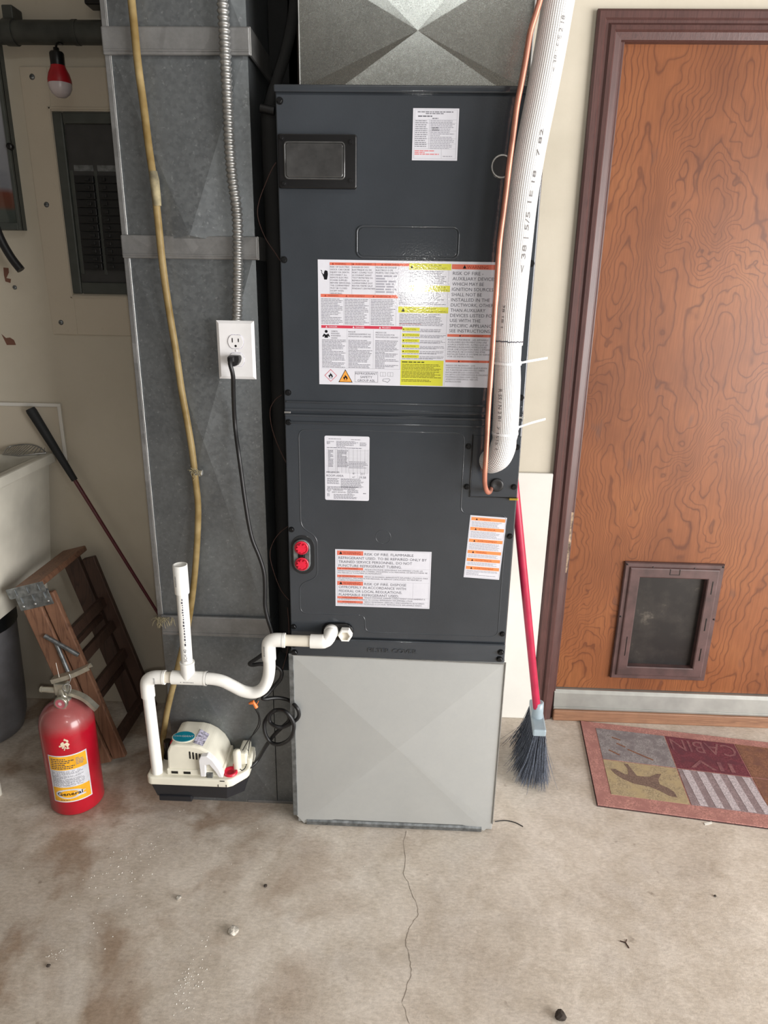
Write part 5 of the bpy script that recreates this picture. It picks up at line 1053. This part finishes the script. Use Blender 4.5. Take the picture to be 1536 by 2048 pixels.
for a_, b_ in (([(-0.1128, 0.0000, 0.3746)][0], [(-0.0996, 0.0000, 0.3796)][0]), ([(-0.1022, 0.0000, 0.3810)][0], [(-0.0938, 0.0000, 0.3635)][0])):
    t = MB(); t.tube([a_, Vector(a_).lerp(Vector(b_), .5), b_], [0.0028, 0.0048, 0.0052], MAT['orange'], 9); t.build('wire_nut', cw, label='orange wire nut')
t = MB(); t.tube([(-0.0949, 0.0000, 0.3679), (-0.0878, 0.0000, 0.3831)], 0.0010, MAT['orange'], 5); t.tube(smooth_path([(-0.0969, 0.0050, 0.3794), (-0.0845, 0.0050, 0.3948), (-0.0750, 0.0050, 0.4071), (-0.0688, 0.0200, 0.4126)]), 0.0013, MAT['rubber'], 6); t.build('wire_tail', cw)

# ================================================================== PVC condensate line
pv = thing('drain_pipe', 'white PVC condensate drain with trap and open standpipe in front of the duct', 'pipe', (-0.2, -0.04, 0.45))
YP = -0.04; RP = 0.0138; RF = 0.0172
def pt(name, pts, r, mat='pvc', **k):
    t = MB(); t.tube(pts, r, MAT[mat], 24); return t.build(name, pv, **k)
zb = 0.583
el = smooth_path([(0.103, -0.012, 0.597), (0.1025, -0.028, 0.597), (0.0985, -0.036, 0.590), (0.089, YP, 0.584), (0.056, YP, zb)], 6)
e1 = pt('port_elbow', el, [RF * .93] * (len(el) - 7) + [RF] * 7)
t = MB(); t.lathe([(0.0173, -0.022), (0.0180, -0.020), (0.0180, -0.009), (0.0160, -0.008)], (0.103, 0, 0.597), MAT['pvc'], 24, 'y'); t.build('threaded_collar', pv)
pt('horizontal_pipe', [(0.058, YP, zb), (-0.014, YP, zb)], RP, 'pvc_cream', label='cream horizontal pipe')
e2 = smooth_path([(-0.006, YP, zb), (-0.030, YP, zb), (-0.043, YP, 0.577), (-0.047, YP, 0.565), (-0.047, YP, 0.530)], 6)
pt('elbow', e2, RF)
t = MB(); t.lathe([(RF + .0008, -0.003), (RF + .0008, 0.003)], (-0.009, YP, zb), MAT['pvc'], 24, 'x'); t.build('elbow_rim', pv)
tr = smooth_path([(-0.047, YP, 0.535), (-0.0475, YP, 0.505), (-0.053, YP, 0.473), (-0.066, YP, 0.447), (-0.088, YP, 0.434), (-0.115, YP, 0.437), (-0.140, YP, 0.450), (-0.165, YP, 0.463), (-0.190, YP, 0.4685), (-0.215, YP, 0.469)], 6)
pt('trap_bend', tr, RP * 1.08)
tee = MB(); tee.tube([(-0.205, YP, 0.469), (-0.292, YP, 0.469)], RF, MAT['pvc'], 24); tee.tube([(-0.2515, YP, 0.469), (-0.2515, YP, 0.514)], RF, MAT['pvc'], 24); tee.tube([(-0.205, YP, 0.469), (-0.210, YP, 0.469)], RF + .0008, MAT['pvc'], 24); tee.tube([(-0.2515, YP, 0.509), (-0.2515, YP, 0.5145)], RF + .0008, MAT['pvc'], 24); tee.build('tee', pv)
pt('standpipe', [(-0.2515, YP, 0.51), (-0.2495, YP, 0.715)], RP)
t = MB(); t.lathe([(RF * .98, 0.700), (RF, 0.703), (RF, 0.773), (RF * .8, 0.7735), (RF * .78, 0.70)], (-0.2495, YP, 0), MAT['pvc'], 28, 'z', True, False); t.lathe([(RF * .8, 0.72), (0, 0.72)], (-0.2495, YP, 0), MAT['pvc_cream'], 24, 'z', True, False); t.build('coupling', pv)
pt('short_pipe', [(-0.288, YP, 0.469), (-0.318, YP, 0.468)], RP, 'pvc_cream')
e3 = smooth_path([(-0.310, YP, 0.468), (-0.335, YP, 0.467), (-0.350, YP, 0.461), (-0.357, YP, 0.448), (-0.3575, YP, 0.412)], 6)
pt('elbow', e3, RF)
t = MB(); t.lathe([(RF + .0008, -0.003), (RF + .0008, 0.003)], (-0.312, YP, 0.468), MAT['pvc'], 24, 'x'); t.build('elbow_rim', pv)
pt('drop_pipe', [(-0.3575, YP, 0.42), (-0.3535, YP, 0.170)], RP * 1.05)
# printed marks wrapped on the pipes
def tube_text(body, cxy, z, r, cap, width, vertical=True, ang=-PI / 2, flip=False, mat=None):
    vs, fs, w = text_mesh(body); sx = width / w; t = MB(); V = []
    for a, b_ in vs:
        if vertical: th = ang + (b_ * cap) / r * (-1 if not flip else 1); V.append((cxy[0] + (r + .0003) * math.cos(th), cxy[1] + (r + .0003) * math.sin(th), z + a * sx * (1 if not flip else -1)))
        else: th = (b_ * cap) / r + ang + PI / 2 ; V.append((cxy[0] + a * sx, cxy[1] - (r + .0003) * math.cos(th), z + (r + .0003) * math.sin(th)))
    t.add(V, fs, mat or MAT['ink']); return t
t = tube_text('SCH 40', (-0.2505, YP), 0.522, RP, 0.0075, 0.034, ang=-1.25); t.build('printed_marking', pv, label='printed pipe markings')
vs = MB(); rr = random.Random(2); z = 0.565
while z < 0.69:
    l_ = rr.uniform(.002, .007); q = tube_text('I', (-0.250, YP), z, RP, rr.uniform(.002, .004), l_, ang=-1.25); vs.add(q.v, q.f, MAT['ink']); z += l_ + .0025
vs.build('printed_marking', pv)
for cx_, cz_, vert in ((-0.2570, 0.722, True), (-0.0530, 0.545, True)):
    q = tube_text('IIIIIIIII', (-0.2495 if cz_ > .6 else -0.047, YP), cz_, RF, 0.005, 0.026, ang=-1.95, mat=MAT['ink']) ; q.build('printed_marking', pv)
q = tube_text('I IIIIIIII', (-0.266, YP), 0.469, RF, 0.003, 0.032, False, -0.25 - PI / 2); q.build('printed_marking', pv)
q = tube_text('I IIIIII', (-0.333, YP), 0.452, RF, 0.004, 0.022, True, -1.4); q = MB().add([(x - 0.333 + 0.333, y, z) for x, y, z in q.v], q.f, MAT['ink']); q.build('printed_marking', pv)

# ================================================================== condensate pump
pm = thing('condensate_pump', 'cream condensate pump with black tank and teal oval badge mounted low on the duct', 'pump', (-0.25, 0.0, 0.1))
PX0, PX1, PF, PB = -0.378, -0.118, -0.062, 0.068
t = MB()
top = [(PX0 + .008, PF + .010), (PX1 - .050, PF + .010), (PX1 - .006, PF + .045), (PX1 - .006, PB), (PX0 + .008, PB)]
bot = [(PX0 + .020, PF + .018), (PX1 - .056, PF + .018), (PX1 - .016, PF + .048), (PX1 - .016, PB), (PX0 + .020, PB)]
n = 5; t.add([(x, y, 0.160) for x, y in top] + [(x, y, 0.112) for x, y in bot], [(0, 1, 2, 3, 4)[::-1], (5, 6, 7, 8, 9)] + [(i, (i + 1) % 5, 5 + (i + 1) % 5, 5 + i)[::-1] for i in range(5)], MAT['tank'])
t.box(PX0 + 0.024, PX0 + 0.112, PF + 0.014, PB, 0.098, 0.116, MAT['tank'], 0.003); t.lathe([(0, -.004), (.004, -.004), (.005, 0.004)], (PX1 - 0.058, PF + 0.022, 0.115), MAT['black'], 12, 'y'); t.build('tank', pm, label='black plastic tank')
fl_ = [(PX0 + .012, PF), (PX1 - .046, PF), (PX1 - .034, PF + .006), (PX1 - .004, PF + .040), (PX1, PF + .05), (PX1, PB), (PX0, PB), (PX0, PF + .012), (PX0 + .004, PF + .004)]
t = MB(); t.prism(fl_, 'z', 0.160, 0.184, MAT['cream'], False, 0.004)
t.build('tank_cover', pm)
t = MB()
for xa, xb, za in ((-0.313, -0.296, 0.188), (-0.281, -0.263, 0.188)): t.box(xa, xb, PF + 0.0125, PF + 0.014, za, za + 0.007, MAT['black'])
t.box(-0.183, -0.171, PF - 0.001, PF, 0.180, 0.182, MAT['black']); t.box(-0.189, -0.1875, PF - .001, PF, 0.162, 0.170, MAT['black']); t.box(-0.168, -0.1665, PF - .001, PF, 0.162, 0.170, MAT['black'])
t.build('vent_slot', pm)
# motor housing : arched to the right
side = [(-0.325, 0.180), (-0.322, 0.250), (-0.314, 0.268), (-0.300, 0.272), (-0.255, 0.2715), (-0.236, 0.267), (-0.216, 0.256), (-0.198, 0.238), (-0.186, 0.214), (-0.180, 0.180)]
t = MB(); t.prism(side, 'y', PF + 0.018, PB - 0.006, MAT['cream'], False, 0.005); t.box(-0.326, -0.178, PF + 0.0135, PB - 0.006, 0.182, 0.200, MAT['cream'], 0.003); mh = t.build('motor_housing', pm)
t = MB()
for i in range(4): t.box(-0.2645 + i * 0.0085, -0.2605 + i * 0.0085, PF + 0.0172, PF + 0.019, 0.232 - i * .001, 0.254 - i * .002, MAT['black'], 0.0004)
t.build('cooling_slots', mh)
# teal badge on the sloping top
t = MB(); pts = [(-0.287 + 0.028 * math.cos(a * PI / 20), PF + 0.052 + 0.021 * math.sin(a * PI / 20)) for a in range(40)]
t.prism([(x * 1.0, y) for x, y in [(-0.287 + 0.0305 * math.cos(a * PI / 20), PF + 0.052 + 0.0235 * math.sin(a * PI / 20)) for a in range(40)]], 'z', 0.2715, 0.2735, MAT['cream']); t.prism(pts, 'z', 0.2735, 0.2745, MAT['teal'])
def toptext(t, body, x, y, cap, width, z, mat):
    vs, fs, w = text_mesh(body); t.add([(x + a * width / w, y + b_ * cap, z) for a, b_ in vs], fs, mat)
toptext(t, 'Little', -0.311, PF + 0.050, 0.0052, 0.018, 0.2750, MAT['plate_w']); toptext(t, 'GIANT', -0.2915, PF + 0.049, 0.0075, 0.030, 0.2750, MAT['plate_w']); t.build('badge', mh, label='teal oval badge reading Little GIANT')
t = MB(); t.add([(-0.2560, PF + 0.030, 0.2728), (-0.2300, PF + 0.026, 0.2660), (-0.2270, PF + 0.078, 0.2650), (-0.2530, PF + 0.088, 0.2728)], [(0, 1, 2, 3)], MAT['silver_label']); t.build('data_sticker', mh, label='silver data sticker')
# latch-shaped hood at the right front
t = MB(); t.prism([(-0.2345, 0.188), (-0.2365, 0.238), (-0.231, 0.250), (-0.214, 0.253), (-0.200, 0.240), (-0.184, 0.212), (-0.176, 0.188), (-0.187, 0.188), (-0.196, 0.206), (-0.210, 0.226), (-0.2195, 0.224), (-0.221, 0.188)], 'y', PF + 0.004, PF + 0.026, MAT['plate_w'], False, 0.002); t.build('latch_hood', pm, label='glossy white latch hood')
t = MB(); t.box(-0.219, -0.204, PF + 0.006, PF + 0.022, 0.184, 0.196, MAT['zinc'], 0.001); t.build('latch_slot', pm)
# right side: post, block, red ring, strap
t = MB(); t.lathe([(0.0105, 0.182), (0.0100, 0.236), (0.008, 0.243), (0.0, 0.245)], (-0.147, PF + 0.045, 0), MAT['cream'], 22); t.build('post', pm)
t = MB(); t.box(-0.150, -0.126, PF + 0.060, PB - 0.01, 0.182, 0.222, MAT['cream'], 0.005); t.box(-0.128, -0.115, PF + 0.062, PB - 0.015, 0.170, 0.205, MAT['cream'], 0.004); t.build('switch_housing', pm)
t = MB(); t.lathe([(0.0185, 0.183), (0.018, 0.190), (0.0150, 0.1905), (0.0095, 0.186), (0.0085, 0.1855)], (-0.163, PF + 0.030, 0), MAT['redp'], 32, 'z', True, False); t.lathe([(0.009, 0.1860), (0.0, 0.1858)], (-0.163, PF + 0.030, 0), MAT['extred'], 20, 'z', True, False); t.box(-0.1595, -0.1535, PF + 0.044, PF + 0.052, 0.184, 0.199, MAT['redp'], 0.001); t.build('inlet_ring', pm, label='red inlet ring')
# discharge barb at the left rear
t = MB(); bb = [(-0.3620, 0.0000, 0.1603)][0]
t.lathe([(0.014, 0.182), (0.014, 0.192), (0.010, 0.195), (0.0098, 0.235)], (-0.345, 0.022, 0), MAT['black'], 20); t.build('discharge_barb', pm)
t = MB(); t.box(-0.3345, -0.327, 0.012, 0.030, 0.215, 0.236, MAT['redp'], 0.002); t.box(-0.3345, -0.328, 0.014, 0.028, 0.200, 0.207, MAT['redp'], 0.002); t.build('clip', pm, label='red clip')
# ================================================================== white ribbed sleeve, copper line, cable ties
sv = thing('line_set_sleeve', 'thick white ribbed sleeve running down the right front of the cabinet', 'pipe cover', (0.5, -0.03, 1.0))
sp_ = smooth_path([(0.5361, -0.0450, 1.9507), (0.5278, -0.0450, 1.8979), (0.5195, -0.0450, 1.8201), (0.5091, -0.0450, 1.7391), (0.4973, -0.0450, 1.6549), (0.4889, -0.0450, 1.5671), (0.4851, -0.0450, 1.4757), (0.4827, -0.0450, 1.3997), (0.4813, -0.0450, 1.3211), (0.4814, -0.0450, 1.2909)], 4)
t = MB(); t.tube(sp_, 0.0292, MAT['sleeve'], 36); t.build('upper_sleeve', sv)
sp2 = smooth_path([(0.4801, -0.0450, 1.3091), (0.4811, -0.0450, 1.2808), (0.4844, -0.0450, 1.2190), (0.4860, -0.0450, 1.1663), (0.4869, -0.0450, 1.1232), (0.4869, -0.0450, 1.0926), (0.4836, -0.0420, 1.0675), (0.4781, -0.0340, 1.0497), (0.4702, -0.0220, 1.0398), (0.4657, -0.0060, 1.0334)], 4)
nS = len(sp2); rad = []
for i in range(nS):
    s_ = i / (nS - 1); rad.append(0.0278 - 0.0016 * math.exp(-((s_ - 0.17) / 0.03) ** 2) - 0.0020 * math.exp(-((s_ - 0.56) / 0.03) ** 2))
t = MB(); t.tube(sp2, rad, MAT['sleeve'], 36); t.build('lower_sleeve', sv)
t = MB(); rr = random.Random(6); jj = [(0.4808, -0.0450, 1.2990)][0]
ring = [(jj[0] + 0.0297 * math.cos(a * PI / 30), jj[1] + 0.0297 * math.sin(a * PI / 30), jj[2] + rr.uniform(-.0012, .0012)) for a in range(61)]
t.tube(ring, 0.0011, MAT['ink'], 5, False); t.build('joint_line', sv)
# printed characters along the sleeve
def along_text(body, P, Q, r, cap, name):
    P, Q = Vector(P), Vector(Q); ax = (Q - P).normalized(); length = (Q - P).length; vs, fs, w = text_mesh(body)
    toC = (Vector((0.282, -1.534, 1.41)) - (P + Q) / 2); toC = (toC - ax * toC.dot(ax)).normalized(); sd_ = ax.cross(toC)
    V = []
    for a, b_ in vs:
        th = 0.50 - (b_ - 0.5) * cap / r; p_ = P + ax * (a / w * length); V.append(p_ + toC * ((r + .0006) * math.cos(th)) + sd_ * ((r + .0006) * math.sin(th)))
    t = MB(); t.add(V, [tuple(f[::-1]) for f in fs], MAT['print']); t.build(name, sv)
dn = [(0.5234, -0.0450, 1.8672), (0.5130, -0.0450, 1.7800), (0.5013, -0.0450, 1.6873), (0.4895, -0.0450, 1.5716), (0.4883, -0.0450, 1.5626), (0.4833, -0.0450, 1.4333), (0.4818, -0.0450, 1.3705), (0.4799, -0.0450, 1.3261), (0.4845, -0.0450, 1.2033), (0.4871, -0.0450, 1.1362), (0.4859, -0.0450, 1.1232), (0.4850, -0.0450, 1.0737)]
for (i, j, s_, cp2) in ((1, 0, '< 38 | 5/E 2 18', .007), (3, 2, 'E 18   7 82', .007), (5, 4, '< 38 | 5/5 1', .009), (6, 7, '38 18 1', .006), (8, 9, 'R SS / N 2 B1', .0085), (10, 11, '7 1515 1', .007)):
    along_text(s_, dn[i], dn[j], 0.0292 if i < 8 else 0.0278, cp2, 'printed_marking')
for (pxy, tail) in (([(0.4819, -0.0450, 1.2542)][0], [(0.5082, -0.0500, 1.2553), (0.5275, -0.0500, 1.2598), (0.5668, -0.0300, 1.2647)]), ([(0.4871, -0.0450, 1.1058)][0], [(0.5132, -0.0500, 1.1194), (0.5401, -0.0500, 1.1298), (0.5739, -0.0300, 1.1355)])):
    tie = thing('cable_tie', 'clear nylon cable tie round the sleeve, %s' % ('above the panel seam' if pxy[2] > 1.15 else 'below the panel seam near the sleeve end'), 'cable tie', pxy)
    t = MB(); rt = 0.0284
    ringp = [(pxy[0] + rt * math.cos(a * PI / 20), pxy[1] + rt * math.sin(a * PI / 20)) for a in range(41)]
    V = []
    for x, y in ringp: V += [(x, y, pxy[2] - .0024), (x, y, pxy[2] + .0024)]
    for x, y in ringp: V += [(pxy[0] + (x - pxy[0]) * .94, pxy[1] + (y - pxy[1]) * .94, pxy[2] - .0024), (pxy[0] + (x - pxy[0]) * .94, pxy[1] + (y - pxy[1]) * .94, pxy[2] + .0024)]
    F = [(2 * i, 2 * i + 2, 2 * i + 3, 2 * i + 1) for i in range(40)] + [(2 * i + 1, 2 * i + 3, 82 + 2 * i + 3, 82 + 2 * i + 1) for i in range(40)] + [(82 + 2 * i, 2 * i, 2 * i + 2, 82 + 2 * i + 2)[::-1] for i in range(40)]
    t.add(V, F, MAT['tie']); t.build('band', tie)
    a0 = Vector(tail[0]); t = MB(); t.box(a0.x - .006, a0.x + .002, a0.y - .003, a0.y + .004, a0.z - .005, a0.z + .004, MAT['tie'], .001)
    P_ = smooth_path(tail, 5); V = []
    for p_ in P_: V += [p_ + Vector((0, -.0006, -.0022)), p_ + Vector((0, -.0006, .0022)), p_ + Vector((0, .0006, .0022)), p_ + Vector((0, .0006, -.0022))]
    t.add(V, [(4 * i + j, 4 * i + 4 + j, 4 * i + 4 + (j + 1) % 4, 4 * i + (j + 1) % 4) for i in range(len(P_) - 1) for j in range(4)] + [(0, 1, 2, 3), tuple(len(V) - 4 + j for j in (3, 2, 1, 0))], MAT['tie']); t.build('tail', tie)
cl = thing('copper_line', 'bare copper tube running down into the black grommet of the access plate', 'copper pipe', (0.45, -0.03, 0.95))
cq2 = [(0.4996, -0.0750, 1.9324), (0.4904, -0.0750, 1.8880), (0.4837, -0.0750, 1.8631), (0.4770, -0.0750, 1.8371), (0.4722, -0.0750, 1.7952), (0.4671, -0.0750, 1.7564), (0.4624, -0.0750, 1.7225), (0.4588, -0.0750, 1.6722), (0.4550, -0.0750, 1.6216), (0.4526, -0.0750, 1.5810), (0.4501, -0.0750, 1.5423), (0.4476, -0.0750, 1.5083), (0.4461, -0.0750, 1.4738), (0.4459, -0.0750, 1.4322), (0.4462, -0.0750, 1.3899), (0.4456, -0.0750, 1.3612), (0.4457, -0.0750, 1.2828), (0.4453, -0.0750, 1.2252), (0.4449, -0.0750, 1.1651), (0.4456, -0.0750, 1.1023), (0.4459, -0.0750, 1.0467), (0.4465, -0.0700, 1.0176), (0.4495, -0.0600, 0.9924), (0.4566, -0.0450, 0.9733), (0.4646, -0.0250, 0.9664), (0.4697, -0.0060, 0.9693)]
t = MB(); t.tube(smooth_path(cq2, 5), 0.0054, MAT['copper'], 14); t.build('tube', cl)

# ================================================================== broom
br = thing('broom', 'broom with glossy red handle and dark grey bristles leaning behind the cabinet', 'broom', (0.69, 0.26, 0))
t = MB(); t.tube([(0.6815, 0.262, 0.215), (0.5625, 0.245, 0.905), (0.5465, 0.243, 1.0)], 0.0115, MAT['broomred'], 18); t.build('handle', br)
t = MB()
hb = [(0.662, 0.195), (0.700, 0.195), (0.712, 0.355), (0.676, 0.355)]
t.prism(hb, 'z', 0.168, 0.190, MAT['broomhead'], False, 0.004); t.lathe([(0.018, 0.185), (0.0165, 0.215), (0.0155, 0.238), (0.0118, 0.239)], (0.6845, 0.265, 0), MAT['broomhead'], 22); t.build('head', br, label='pale grey plastic broom head')
t = MB(); rr = random.Random(12)
for k in range(1500):
    u_, v_ = rr.random(), rr.random(); bx_ = 0.664 + 0.036 * u_ + 0.012 * v_; by = 0.197 + 0.155 * v_
    fx = (u_ - .5) * 0.060 + rr.gauss(0, .008) - 0.008; fy = -0.03 * (1 - v_) + rr.gauss(0, .012) + 0.02 * v_
    if rr.random() < .08: fx *= 1.7
    ex_, ey = bx_ + fx - 0.004, by + fy; ez = max(0.002, rr.gauss(0.008, .006) + abs(fx) * .35)
    a = Vector((bx_, by, 0.170)); c_ = Vector((ex_, ey, ez)); b_ = a.lerp(c_, .5) + Vector((-fx * .12, 0, -.004)); w = 0.00075
    V = []
    for p_, ww in ((a, w), (b_, w), (c_, w * .6)): V += [p_ + Vector((ww, 0, 0)), p_ + Vector((-ww * .5, ww * .8, 0)), p_ + Vector((-ww * .5, -ww * .8, 0))]
    t.add(V, [(i * 3 + j, i * 3 + (j + 1) % 3, i * 3 + 3 + (j + 1) % 3, i * 3 + 3 + j) for i in range(2) for j in range(3)], MAT['bristle'], True)
o = t.build('bristles', br); o['kind'] = 'stuff'

# ================================================================== doormat
MC = Vector((0.847, 0.116, 0)); ang = -0.137; ux = Vector((math.cos(ang), math.sin(ang), 0)); uy = Vector((-math.sin(ang) * 0.75, math.cos(ang), 0)).normalized()
dm = thing('doormat', 'worn patchwork doormat with pink border lying askew before the brown door', 'doormat', MC)
MW_, MH_ = 0.74, 0.405
uy = Vector((0.105, 0.995, 0)).normalized()
def mp(u_, v_, z): p_ = MC + ux * u_ + uy * v_; return (p_.x, p_.y, z)
def mq(t, pts, z, mat, z0=0.0):
    n = len(pts); t.add([mp(a, b_, z) for a, b_ in pts] + [mp(a, b_, z0) for a, b_ in pts], [tuple(range(n))] + [(i, n + i, n + (i + 1) % n, (i + 1) % n) for i in range(n)], mat)
t = MB(); mq(t, [(0, 0), (MW_, 0), (MW_, MH_), (0, MH_)], 0.006, MAT['m_pink']); mq(t, [(-.002, -.002), (MW_ + .002, -.002), (MW_ + .002, MH_ + .002), (-.002, MH_ + .002)], 0.0025, MAT['m_dark']); t.build('border', dm)
cols = [(0.045, 0.262), (0.266, 0.478), (0.482, 0.700)]; rows = [(0.050, 0.208), (0.212, 0.372)]
def cell(c_, r_, mat): 
    t = MB(); a, b_ = cols[c_]; p0, p1 = rows[r_]; mq(t, [(a, p0), (b_, p0), (b_, p1), (a, p1)], 0.0068, MAT[mat], .005); return t.build('patch', dm)
p1 = cell(0, 1, 'm_grey'); p2 = cell(0, 0, 'm_tan'); p3 = cell(1, 1, 'm_red'); p4 = cell(1, 0, 'm_taupe'); p5 = cell(2, 1, 'm_brown'); cell(2, 0, 'm_brown')
t = MB(); ax0, ay0 = cols[0][0], rows[0][0]
anim = [(0.015, 0.115), (0.03, 0.118), (0.055, 0.098), (0.065, 0.10), (0.068, 0.128), (0.060, 0.148), (0.072, 0.150), (0.082, 0.120), (0.090, 0.098), (0.125, 0.100), (0.150, 0.118), (0.165, 0.122), (0.150, 0.092), (0.150, 0.072), (0.172, 0.060), (0.185, 0.045), (0.188, 0.022), (0.165, 0.026), (0.150, 0.038), (0.12, 0.055), (0.075, 0.060), (0.045, 0.075), (0.025, 0.095)]
mq(t, [(ax0 + a, ay0 + b_) for a, b_ in anim][::-1], 0.0072, MAT['m_bear'], .0065); t.build('animal_silhouette', p2, label='faded brown upside-down animal silhouette')
t = MB(); a, b_ = cols[1]
for k in range(5): s0 = a + 0.012 + k * 0.043; mq(t, [(s0 + .012, .052), (s0 + .034, .052), (s0 + .022, .206), (s0, .206)], 0.0072, MAT['m_stripe'], .0065)
t.build('stripes', p4, label='pale stripes')
t = MB()
vs, fs, w = text_mesh('CABIN')
a, b_ = cols[1]; 
t.add([mp(b_ - 0.006 - x / w * 0.198, rows[1][1] - 0.012 - y * 0.062, 0.0073) for x, y in vs], [f for f in fs], MAT['m_print'])
vs, fs, w = text_mesh('IIV'); t.add([mp(b_ - 0.04 - x / w * 0.13, rows[1][0] + 0.052 - y * 0.045, 0.0073) for x, y in vs], fs, MAT['m_print'])
t.build('mat_lettering', p3, label='faded upside-down lettering')
t = MB(); vs0 = [((0.10, 0.30), (0.125, 0.285)), ((0.13, 0.275), (0.20, 0.235)), ((0.07, 0.26), (0.10, 0.240)), ((0.09, 0.33), (0.115, 0.32))]
for p_, q_ in vs0:
    d = (Vector(q_) - Vector(p_)).normalized() * 1; nx_, ny = -d.y * .003, d.x * .003
    mq(t, [(p_[0] - nx_, p_[1] - ny), (q_[0] - nx_, q_[1] - ny), (q_[0] + nx_, q_[1] + ny), (p_[0] + nx_, p_[1] + ny)][::1], 0.0072, MAT['m_brown'], .0065)
t.build('brush_marks', p1, label='faded brown strokes')

# ================================================================== litter on the slab
def pebble(px, r, mat, label, name='pebble', seed=1, flat=.6):
    rr = random.Random(seed); bm = bmesh.new(); bmesh.ops.create_icosphere(bm, subdivisions=2, radius=r)
    for v_ in bm.verts: v_.co *= rr.uniform(.78, 1.15); v_.co.z *= flat
    mz = min(v_.co.z for v_ in bm.verts)
    for v_ in bm.verts: v_.co.z -= mz; v_.co.x += px[0]; v_.co.y += px[1]
    t = MB(); t.bm(bm, MAT[mat]); o = t.build(name); o['label'] = label; o['category'] = 'debris'; return o
pebble([(-0.0871, -0.3443, 0.0000)][0], 0.0125, 'stone', 'largest pale stone chip lying on the floor in front of the duct', seed=3)
pebble([(-0.2412, -0.2594, 0.0000)][0], 0.0065, 'stone', 'small tan stone chip behind and left of the largest stone chip', seed=4)
pebble([(-0.0406, -0.2132, 0.0000)][0], 0.0045, 'dirt', 'small dark crumb on the floor left of the crack', 'crumb', seed=5)
pebble([(0.6188, -0.5002, 0.0000)][0], 0.012, 'dirt', 'dark clump at the bottom right edge of the floor', 'clump', seed=6)
pebble([(1.0571, -0.1813, 0.0000)][0], 0.0035, 'dirt', 'reddish crumb on the right side of the floor', 'crumb', seed=7)
pebble([(-0.4634, -0.4463, 0.0000)][0], 0.0045, 'dirt', 'dark crumb at the left front of the floor', 'crumb', seed=8)
t = MB(); rr = random.Random(21)
for cx_, cy, sx_, sy_, n_ in ((515, 1965, 16, 34, 70), (290, 1800, 45, 70, 70), (255, 1935, 12, 6, 20), (300, 1735, 60, 20, 25), (600, 1980, 120, 40, 18), (430, 1720, 200, 120, 40)):
    for k in range(n_):
        # scatter in floor metres around a centre
        gx = -0.30 + (cx_ - 390) * 0.00118 + rr.gauss(0, sx_ * 0.0011); gy = 0.056 - (cy - 1608) * 0.00145 + rr.gauss(0, sy_ * 0.0011)
        r_ = rr.uniform(.0004, .0016) * (1.3 if n_ == 70 else 1)
        t.add([(gx + r_ * math.cos(q * 2.1 + k), gy + r_ * math.sin(q * 2.1 + k), 0.0) for q in range(3)] + [(gx, gy, r_ * .9)], [(0, 1, 3), (1, 2, 3), (2, 0, 3)], MAT['crumb'])
o = t.build('crumbs'); o['kind'] = 'stuff'; o['label'] = 'scattered tiny white crumbs on the concrete left of the crack'; o['category'] = 'crumbs'
t = MB(); t.tube(smooth_path([(0.5466, 0.0366, 0.0015), (0.5747, 0.0420, 0.0015), (0.6014, 0.0360, 0.0015), (0.6213, 0.0223, 0.0015)]), 0.0013, MAT['rubber'], 6); o = t.build('wire_scrap'); o['label'] = 'short dark wire scrap on the floor beside the silver base'; o['category'] = 'wire'
t = MB(); tw = [(0.7897, -0.3178, 0.0010), (0.8011, -0.3210, 0.0010), (0.8050, -0.3345, 0.0010)]; t.tube(tw, 0.0014, MAT['wire_brown'], 5); t.tube([tw[1], [(0.8067, -0.3131, 0.0010)][0]], 0.001, MAT['wire_brown'], 5); o = t.build('twig'); o['label'] = 'tiny reddish brown twig lying on the floor below the doormat'; o['category'] = 'twig'
t = MB(); pc_ = [(1.1267, 0.0654, 0.0010), (1.1500, 0.0724, 0.0010), (1.1483, 0.0647, 0.0010), (1.1265, 0.0578, 0.0010)]; t.prism([(p_[0], p_[1]) for p_ in pc_], 'z', 0.0005, 0.0015, MAT['crumb']); o = t.build('paper_scrap'); o['label'] = 'small white scrap on the floor at the front edge of the doormat'; o['category'] = 'scrap'
